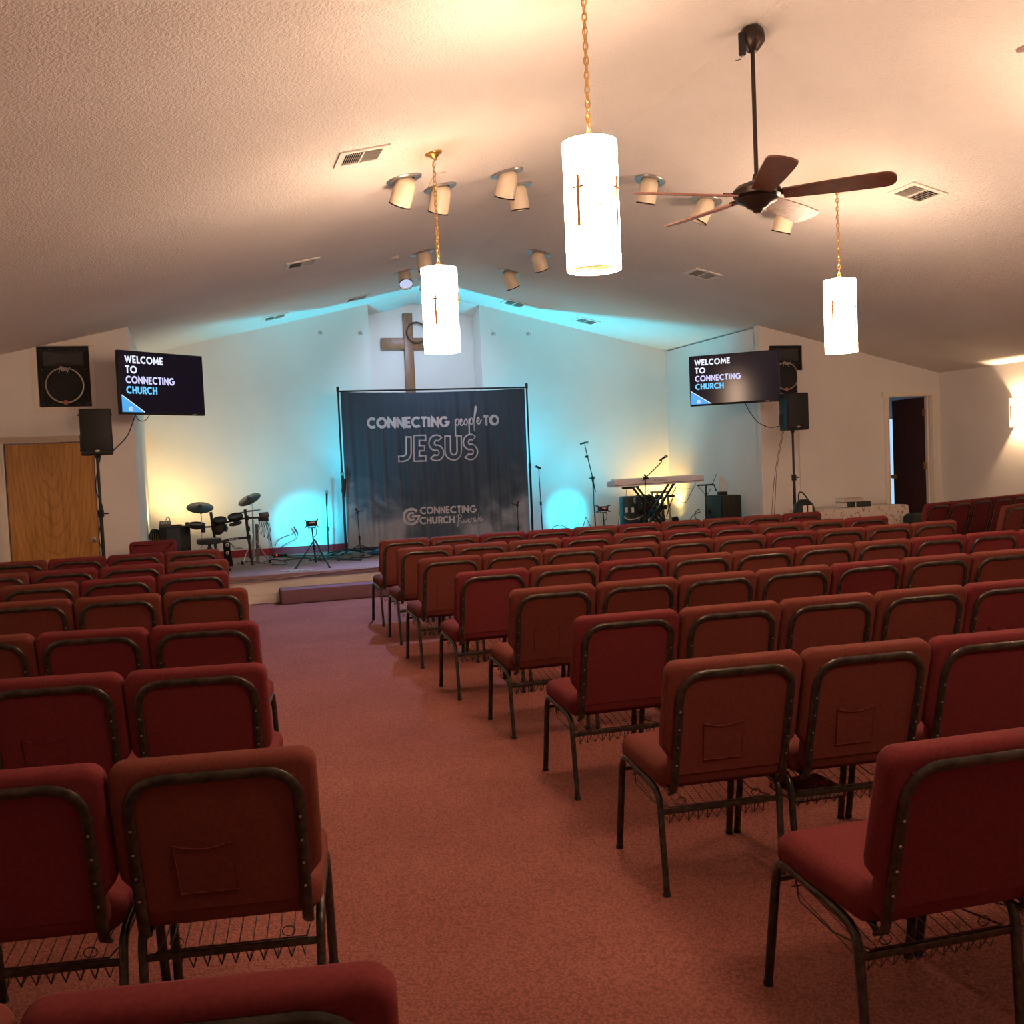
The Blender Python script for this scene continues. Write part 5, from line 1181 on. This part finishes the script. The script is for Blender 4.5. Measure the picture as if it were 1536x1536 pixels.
# ---- papers at the stage edge, floor boxes and cables
for k, (px, py) in enumerate(((431, 858), (441, 857), (451, 856), (461, 855))):
    p = atZ(px, py, HS+.006); m = MB(); m.box((p.x, p.y+.02, HS+.004), (.075, .30, .008), Matrix.Rotation(0, 3, 'Z'))
    R_ = Matrix.Rotation(radians(28), 3, 'Z'); m = MB(); m.box((0, 0, .004), (.042, .22, .008), R_); m.v = [(a+p.x, b_+max(p.y, YF+.18), c_+HS+.001) for a, b_, c_ in m.v]
    single('folded_paper', m, 'paper_dim', ['pale folded paper at the stage edge, leftmost of four', 'pale folded paper at the stage edge, second from the left', 'pale folded paper at the stage edge, third from the left', 'pale folded paper at the stage edge, rightmost of four'][k], 'paper', 'folded papers at the stage edge', smooth=0)
t = thing('power_strip', 'dark power box with a red light on the stage floor below the drum cymbals', 'power strip', tuple(atZ(420, 836, HS)))
m = MB(); m.box((0, 0, .03), (.22, .08, .055), bev=.01); obj('strip_body', m, 'black', t)
m = MB(); m.box((-.05, -.042, .04), (.02, .008, .02)); obj('red_indicator', m, 'redled', t, smooth=0)
m = MB()
def fl(px, py, z=.008): p = atZ(px, py, HS); p.z = HS+z; p.y = min(p.y, YB-.06); return p
random.seed(3)
for k in range(7):
    x0 = random.uniform(400, 520); m.tube(smoothpath([fl(x0+random.uniform(-30, 60), random.uniform(833, 842)) for _ in range(5)], 8), .007, 5)
m.tube(smoothpath([fl(396, 843), fl(412, 840), fl(430, 844), fl(424, 848), fl(408, 847)], 8), .007, 5)
m.tube(smoothpath([fl(356, 846), fl(375, 843), fl(398, 846)], 8), .006, 5)
single('floor_cables', m, 'cable', 'tangle of black cables along the back of the stage floor left of the banner', 'cable')['kind'] = 'stuff'
m = MB(); a = fl(540, 833); 
for k in range(4): m.tube([(a.x+.38+(.22+.02*k)*cos(q*pi/10), a.y+(.16+.015*k)*sin(q*pi/10), HS+.008+.006*k) for q in range(20)], .007, 5, closed=True)
single('cable_coil', m, 'bluecable', 'coil of blue cable on the stage floor at the foot of the banner', 'cable')
m = MB(); m.tube(smoothpath([V((XL+.1, YF-.05, HS-.05)), V((.3, YF-.05, HS-.075)), V((1.0, YF-.05, HS-.06)), V((1.6, YF-.05, HS-.03)), V((2.2, YF-.05, HS-.012)), V((3.2, YF-.05, HS-.012))], 10), .008, 6)
single('edge_cable', m, mat('cable_brown', (.20, .11, .07), .6), 'brown cable running along the front edge of the stage', 'cable')
# thin wires rising in the cyan light, with a small plug
for k, (P_, lb) in enumerate((([(443, 797), (437, 802), (424, 806), (415, 814), (412, 824)], 'upper thin dark wire arching from a small plug in the left cyan glow'), ([(447, 800), (444, 808), (432, 814), (424, 819), (421, 825)], 'lower thin dark wire curving in the left cyan glow'))):
    m = MB(); m.tube(smoothpath([atY(a, b_, 15.5) for a, b_ in P_]+[V((atY(*P_[-1], 15.5).x, 15.5, HS+.01))]), .005, 5)
    if k == 0: q = atY(444, 796, 15.5); m.tube([q+V((.03, 0, -.05)), q, q+V((-.03, 0, .06))], [.008, .016, .008], 8)
    single('hanging_wire', m, 'cable', lb, 'cable')
m = MB(); m.tube(smoothpath([atY(a, b_, 15.3) for a, b_ in ((827, 797), (831, 790), (842, 788), (852, 794), (854, 800))]+[V((atY(854, 800, 15.3).x+.02, 15.3, HS+.008))]), .006, 6)
single('hanging_wire', m, 'cable', 'thin black wire arching above the chairs in the right cyan glow', 'cable')
m = MB(); m.tube([atY(a, b_, 15.3) for a, b_ in ((872, 798), (879, 776), (889, 796))], .009, 6)
single('floor_bracket', m, 'blackm', 'small black inverted V bracket left of the tallest microphone stand', 'stand')

# ---- keyboard on an X stand
Yk = 13.75
kl, kr = atY(922, 725, Yk), atY(1056, 716.5, Yk); kc = (kl+kr)/2; KW = (kr-kl).length; kt_ = thing('keyboard', 'long silver electronic keyboard seen from behind on a black X stand', 'keyboard', (kc.x, kc.y+.15, min(kl.z, kr.z)-.055)); kt_.rotation_euler = (0, -math.atan2(kr.z-kl.z, KW), 0)
m = MB(); m.pad([(-.15, 0), (.14, 0), (.15, .03), (.15, .085), (-.02, .10), (-.15, .105)], [(-KW/2, .012), (-KW/2+.015, 0), (KW/2-.015, 0), (KW/2, .012)], lambda a, b_, h: V((h, a, b_))); bd = obj('keyboard_body', m, 'keys', kt_, smooth=25)
m = MB()
for i in range(52): m.box((-KW/2+.06+(KW-.12)*(i+.5)/52, .07, .108), ((KW-.12)/52-.002, .14, .014))
obj('white_keys', m, 'white', kt_, smooth=0, kind='stuff')
m = MB(); m.box((0, -.152, .028), (KW-.01, .006, .006)); obj('rear_seam', m, 'dark', bd, smooth=0)
fn = lambda x, z: V((x, -.153, z)); m = MB(); text(m, 'M-AUDIO', (-.10, .052), (.115, .052), .030, fn, .12, .16); obj('lettering_maker', m, 'dark', bd, smooth=0)
m = MB(); m.box((-KW/2+.22, -.10, -.02), (.14, .08, .03), bev=.004); obj('pedal_box', m, 'black', kt_)
t = thing('keyboard_stand', 'black folding X stand carrying the silver keyboard', 'stand', (kc.x, Yk+.15, HS))
zt_ = kt_.location.z-.012; xa_, xb_ = atY(958, 730, Yk).x, atY(1014, 728, Yk).x; lz = HS+.02
for dy in (.05, .22):
    for a, b_ in ((xa_, xb_+.0), (xb_, xa_)):
        m = MB(); m.tube([(a, Yk+dy+(.02 if a < b_ else 0), zt_+(0 if a < b_ else .03)), (b_, Yk+dy+(.02 if a < b_ else 0), lz)], .020, 4); obj('cross_leg', m, 'blackm', t, world=True)
for a in (xa_, xb_): m = MB(); m.cyl((a, Yk+.01, zt_+(.0 if a == xa_ else .03)), (a, Yk+.29, zt_+(.0 if a == xa_ else .03)), .018, 8); m.cyl((a+(xb_-xa_)*(0 if a == xa_ else 0), Yk+.0, HS+.02), (a, Yk+.32, HS+.02), .017, 8); obj('support_bar', m, 'blackm', t, world=True)
m = MB(); cz = (zt_+lz)/2; cx_ = (xa_+xb_)/2; m.cyl((cx_, Yk+.02, cz), (cx_, Yk+.26, cz), .045, 14); obj('pivot_disc', m, 'black', t, world=True)
m = MB(); q = atY(1007, 744, Yk+.05); m.box(q, (.09, .05, .035)); m.tube([q+V((.04, 0, 0)), atY(1004, 760, Yk+.05), atY(1000, 775, Yk+.05)], .008, 6); m.tube([atY(1014, 731, Yk+.05), q], .007, 6); obj('height_lever', m, 'black', t, world=True)
m = MB(); m.tube(smoothpath([atY(1044, 724, Yk), atY(1038, 736, Yk), atY(1031, 750, Yk), atY(1026, 754, Yk), atY(1012, 748, Yk)]), .0045, 5); m.tube(smoothpath([atY(1012, 748, Yk), atY(1014, 738, Yk), atY(1032, 733, Yk), atY(1046, 734, Yk)]), .003, 5)
single('keyboard_cable', m, 'cable', 'thin black cable drooping below the right end of the keyboard', 'cable')
m = MB(); m.tube(smoothpath([atY(940, 730, Yk+.1), atY(938, 750, Yk), atY(930, 765, Yk), V((atY(925, 795, Yk).x, Yk, HS+.008))]), .004, 5)
single('keyboard_cable', m, 'cable', 'thin black cable hanging from the left end of the keyboard to the floor', 'cable')
# microphone stand of the keyboard player
Y = 13.62; b = atY(967, 800, Y); b.z = HS; j = atY(968, 717, Y)
t = base_thing('microphone_stand', 'boom microphone stand rising in front of the silver keyboard', 'microphone stand', b); round_base(t, b, .13); pole(t, b+V((0, 0, .02)), j, .012, .009, .6, False)
m = MB(); m.tube([atY(964, 721, Y), atY(992, 693.5, Y)], .008, 8); m.box(j, (.06, .05, .05), bev=.012); m.tube([atY(966, 712, Y), atY(973, 718, Y)], .012, 6); m.tube([atY(992, 693.5, Y), atY(992, 690, Y)], .010, 8); obj('boom_arm', m, 'blackm', t, world=True)
add_mic(t, atY(989, 691, Y), atY(1000.5, 683.5, Y))
# gear rack / drum case under the keyboard, with cable reels and labels
Y = 14.35; pl, pr = atY(936, 745, Y), atY(1000, 740, Y); bt = HS
t = thing('equipment_case', 'dark equipment case with two white labels and tangled cables under the keyboard', 'case', ((pl.x+pr.x)/2, Y+.2, bt)); H = pl.z-bt
w_ = atY(972, 745, Y).x-pl.x
m = MB(); m.box((pl.x+w_/2, Y+.11, bt+H/2), (w_, .22, H), bev=.03); bd = obj('case_body', m, mat('case_green_black', (.012, .03, .03), .5), t, world=True)
for px in (939.5, 949): p = atY(px, 765, Y-.0); m = MB(); m.box((p.x, Y-.004, p.z), (.045, .008, .075), bev=.003); lb_ = obj('white_label', m, 'paper', bd, world=True); m = MB(); m.box((p.x, Y-.010, p.z+.008), (.022, .003, .010)); m.box((p.x, Y-.010, p.z-.014), (.022, .003, .018))
p = atY(952, 751, Y); m = MB(); m.lathe([(0, .010), (.024, .008), (.026, 0)], (p.x, Y, p.z), 8, Matrix(((1, 0, 0), (0, 0, -1), (0, 2.0, 0)))); obj('grey_tag', m, 'steel', bd, world=True)
m = MB(); m.tube(smoothpath([atY(936, 775, Y-.03), atY(942, 779, Y-.03), atY(955, 778, Y-.03), atY(965, 773, Y-.03)]), .008, 6); obj('white_cable', m, 'paper', bd, world=True)
random.seed(11)
m = MB()
for k in range(16):
    P_ = [atY(random.uniform(953, 998), random.uniform(742, 785), Y+random.uniform(-.08, .1)) for _ in range(5)]
    m.tube(smoothpath(P_, 5), .010, 5)
for k in range(9): p = atY(random.uniform(956, 996), random.uniform(745, 780), Y+.02); m.box(p, (.09, .08, .07), Matrix.Rotation(random.uniform(0, 1), 3, 'Y'), bev=.01)
obj('cable_heap', m, 'cable', t, world=True, kind='stuff')
m = MB()
for k in range(14): p = atY(random.uniform(955, 995), random.uniform(745, 782), Y-.10); m.lathe([(0, .004), (.008, .003), (.010, 0)], p, 8, Rx)
obj('shiny_connectors', m, 'steel', t, world=True, kind='stuff')
# wooden stool behind the case
Y = 14.9; a, b_ = atY(976, 737, Y), atY(1003, 735.5, Y)
t = thing('wooden_stool', 'pale wooden stool standing behind the keyboard stand', 'stool', ((a.x+b_.x)/2, Y, HS)); sh_ = a.z-HS; hw_ = (b_.x-a.x)/2
m = MB(); m.lathe([(0, sh_-.035), (hw_-.01, sh_-.035), (hw_, sh_-.025), (hw_, sh_-.008), (hw_-.01, sh_), (0, sh_)], (0, 0, 0), 24); obj('seat', m, 'pine', t)
for sx in (-1, 1):
    for sy in (-1, 1): m = MB(); m.tube([(sx*hw_*.55, sy*hw_*.55, sh_-.03), (sx*hw_*.85, sy*hw_*.85, 0)], .020, 8); obj('leg', m, 'pine', t)
for z_ in (.22, .45):
    m = MB()
    m.tube([(-hw_*.75, -hw_*.75, z_), (hw_*.75, -hw_*.75, z_), (hw_*.75, hw_*.75, z_), (-hw_*.75, hw_*.75, z_)], .011, 6, closed=True); obj('rung', m, 'pine', t)
# right black cabinet with paper stand and tablet stand
Y = 12.99; a, b_, c_ = atY(1050, 743, Y+.42), atY(1083, 743, Y), atY(1111.5, 742, Y); fx = c_.x-b_.x
m = MB(); H = c_.z-HS
t = thing('speaker_cabinet', 'black bass cabinet with teal-lit side, right of the keyboard', 'speaker', ((b_.x+c_.x)/2, Y+.24, HS)); t.rotation_euler = (0, 0, radians(0))
Wd = fx; m = MB(); m.box((0, 0, H/2), (Wd, .50, H), bev=.012); cb = obj('cabinet', m, 'black', t)
m = MB(); m.box((0, 0, 0), (.012, .42, H-.05), bev=.004); m.v = [(p[0]-Wd/2-.004, p[1], p[2]+H/2) for p in m.v]; obj('side_light_panel', m, mat('cabinet_teal_light', (.015, .045, .05), .6), cb)  # thin added panel: teal stage light on the black side put into its colour
m = MB(); m.box((-.02, -.252, H/2), (Wd*.45, .010, H-.03), bev=.003); obj('front_grille', m, 'grille', cb)
m = MB(); m.lathe([(0, .02), (.03, .018), (.035, 0)], (-Wd/2-.012, .12, H*.62), 12, Matrix.Rotation(radians(-90), 3, 'Y')); obj('side_knob', m, 'black', cb)
p = atY(1086, 738.5, Y+.1)
t2 = thing('small_lectern_light', 'small black box on the right cabinet holding a translucent white panel', 'stand', (p.x, Y+.15, HS+H))
m = MB(); m.box((0, 0, .028), (.12, .10, .056), bev=.006); obj('base_box', m, 'black', t2)
P_ = [atY(1079, 712, Y+.15), atY(1091, 722, Y+.15), atY(1091, 739, Y+.15), atY(1079, 737, Y+.15)]
m = MB(); m.add([q+V((0, -.003, 0)) for q in P_]+[q+V((0, .003, 0)) for q in P_], [(0, 1, 2, 3), (4, 7, 6, 5), (0, 4, 5, 1), (1, 5, 6, 2), (2, 6, 7, 3), (3, 7, 4, 0)]); obj('white_panel', m, 'acrylic', t2, world=True, smooth=0)
Y = 13.80; b = atY(1059, 800, Y); b.z = HS; tp = atY(1059, 727.5, Y)
t = base_thing('music_stand', 'thin black T-shaped stand rising behind the right cabinet', 'stand', b); tri_base(t, b, .2, .25, .2); pole(t, b+V((0, 0, .02)), tp, .014, .012, .8)
m = MB(); l_, r_ = atY(1046, 728, Y), atY(1071, 727, Y); m.tube([l_, r_], .012, 6); m.tube([r_, atY(1074.5, 737, Y)], .010, 6); m.tube([l_, atY(1056, 740, Y)], .005, 6); m.tube([atY(1068, 727, Y), atY(1076, 709, Y)], .005, 6); m.tube([atY(1066, 733, Y), atY(1062, 741, Y)], .005, 6); obj('cross_arm', m, 'blackm', t, world=True)
m = MB(); m.tube(smoothpath([atY(1050, 768, 13.4), atY(1043, 771, 13.6), atY(1036, 778, 13.8), V((7.35, 14.3, HS+.01))]), .007, 6); m.tube(smoothpath([atY(1050, 764, 13.4), atY(1045, 766, 13.5), atY(1043, 776, 13.6), V((7.42, 13.6, HS+.01))]), .006, 6)
single('cabinet_cable', m, 'cable', 'black cable curving to the left side of the right cabinet', 'cable')
p = atX(1133, 775, XR-.10); m = MB(); m.box((0, 0, .17), (.02, .30, .34), bev=.004); m.v = [(q[0]+XR-.03, q[1]+13.02, q[2]+HS) for q in m.v]
single('leaning_panel', m, mat('pale_panel', (.55, .56, .58), .5), 'pale flat panel leaning low against the right alcove wall', 'panel', smooth=0)
for k, (px, lb) in enumerate(((345, None),)):
    pass
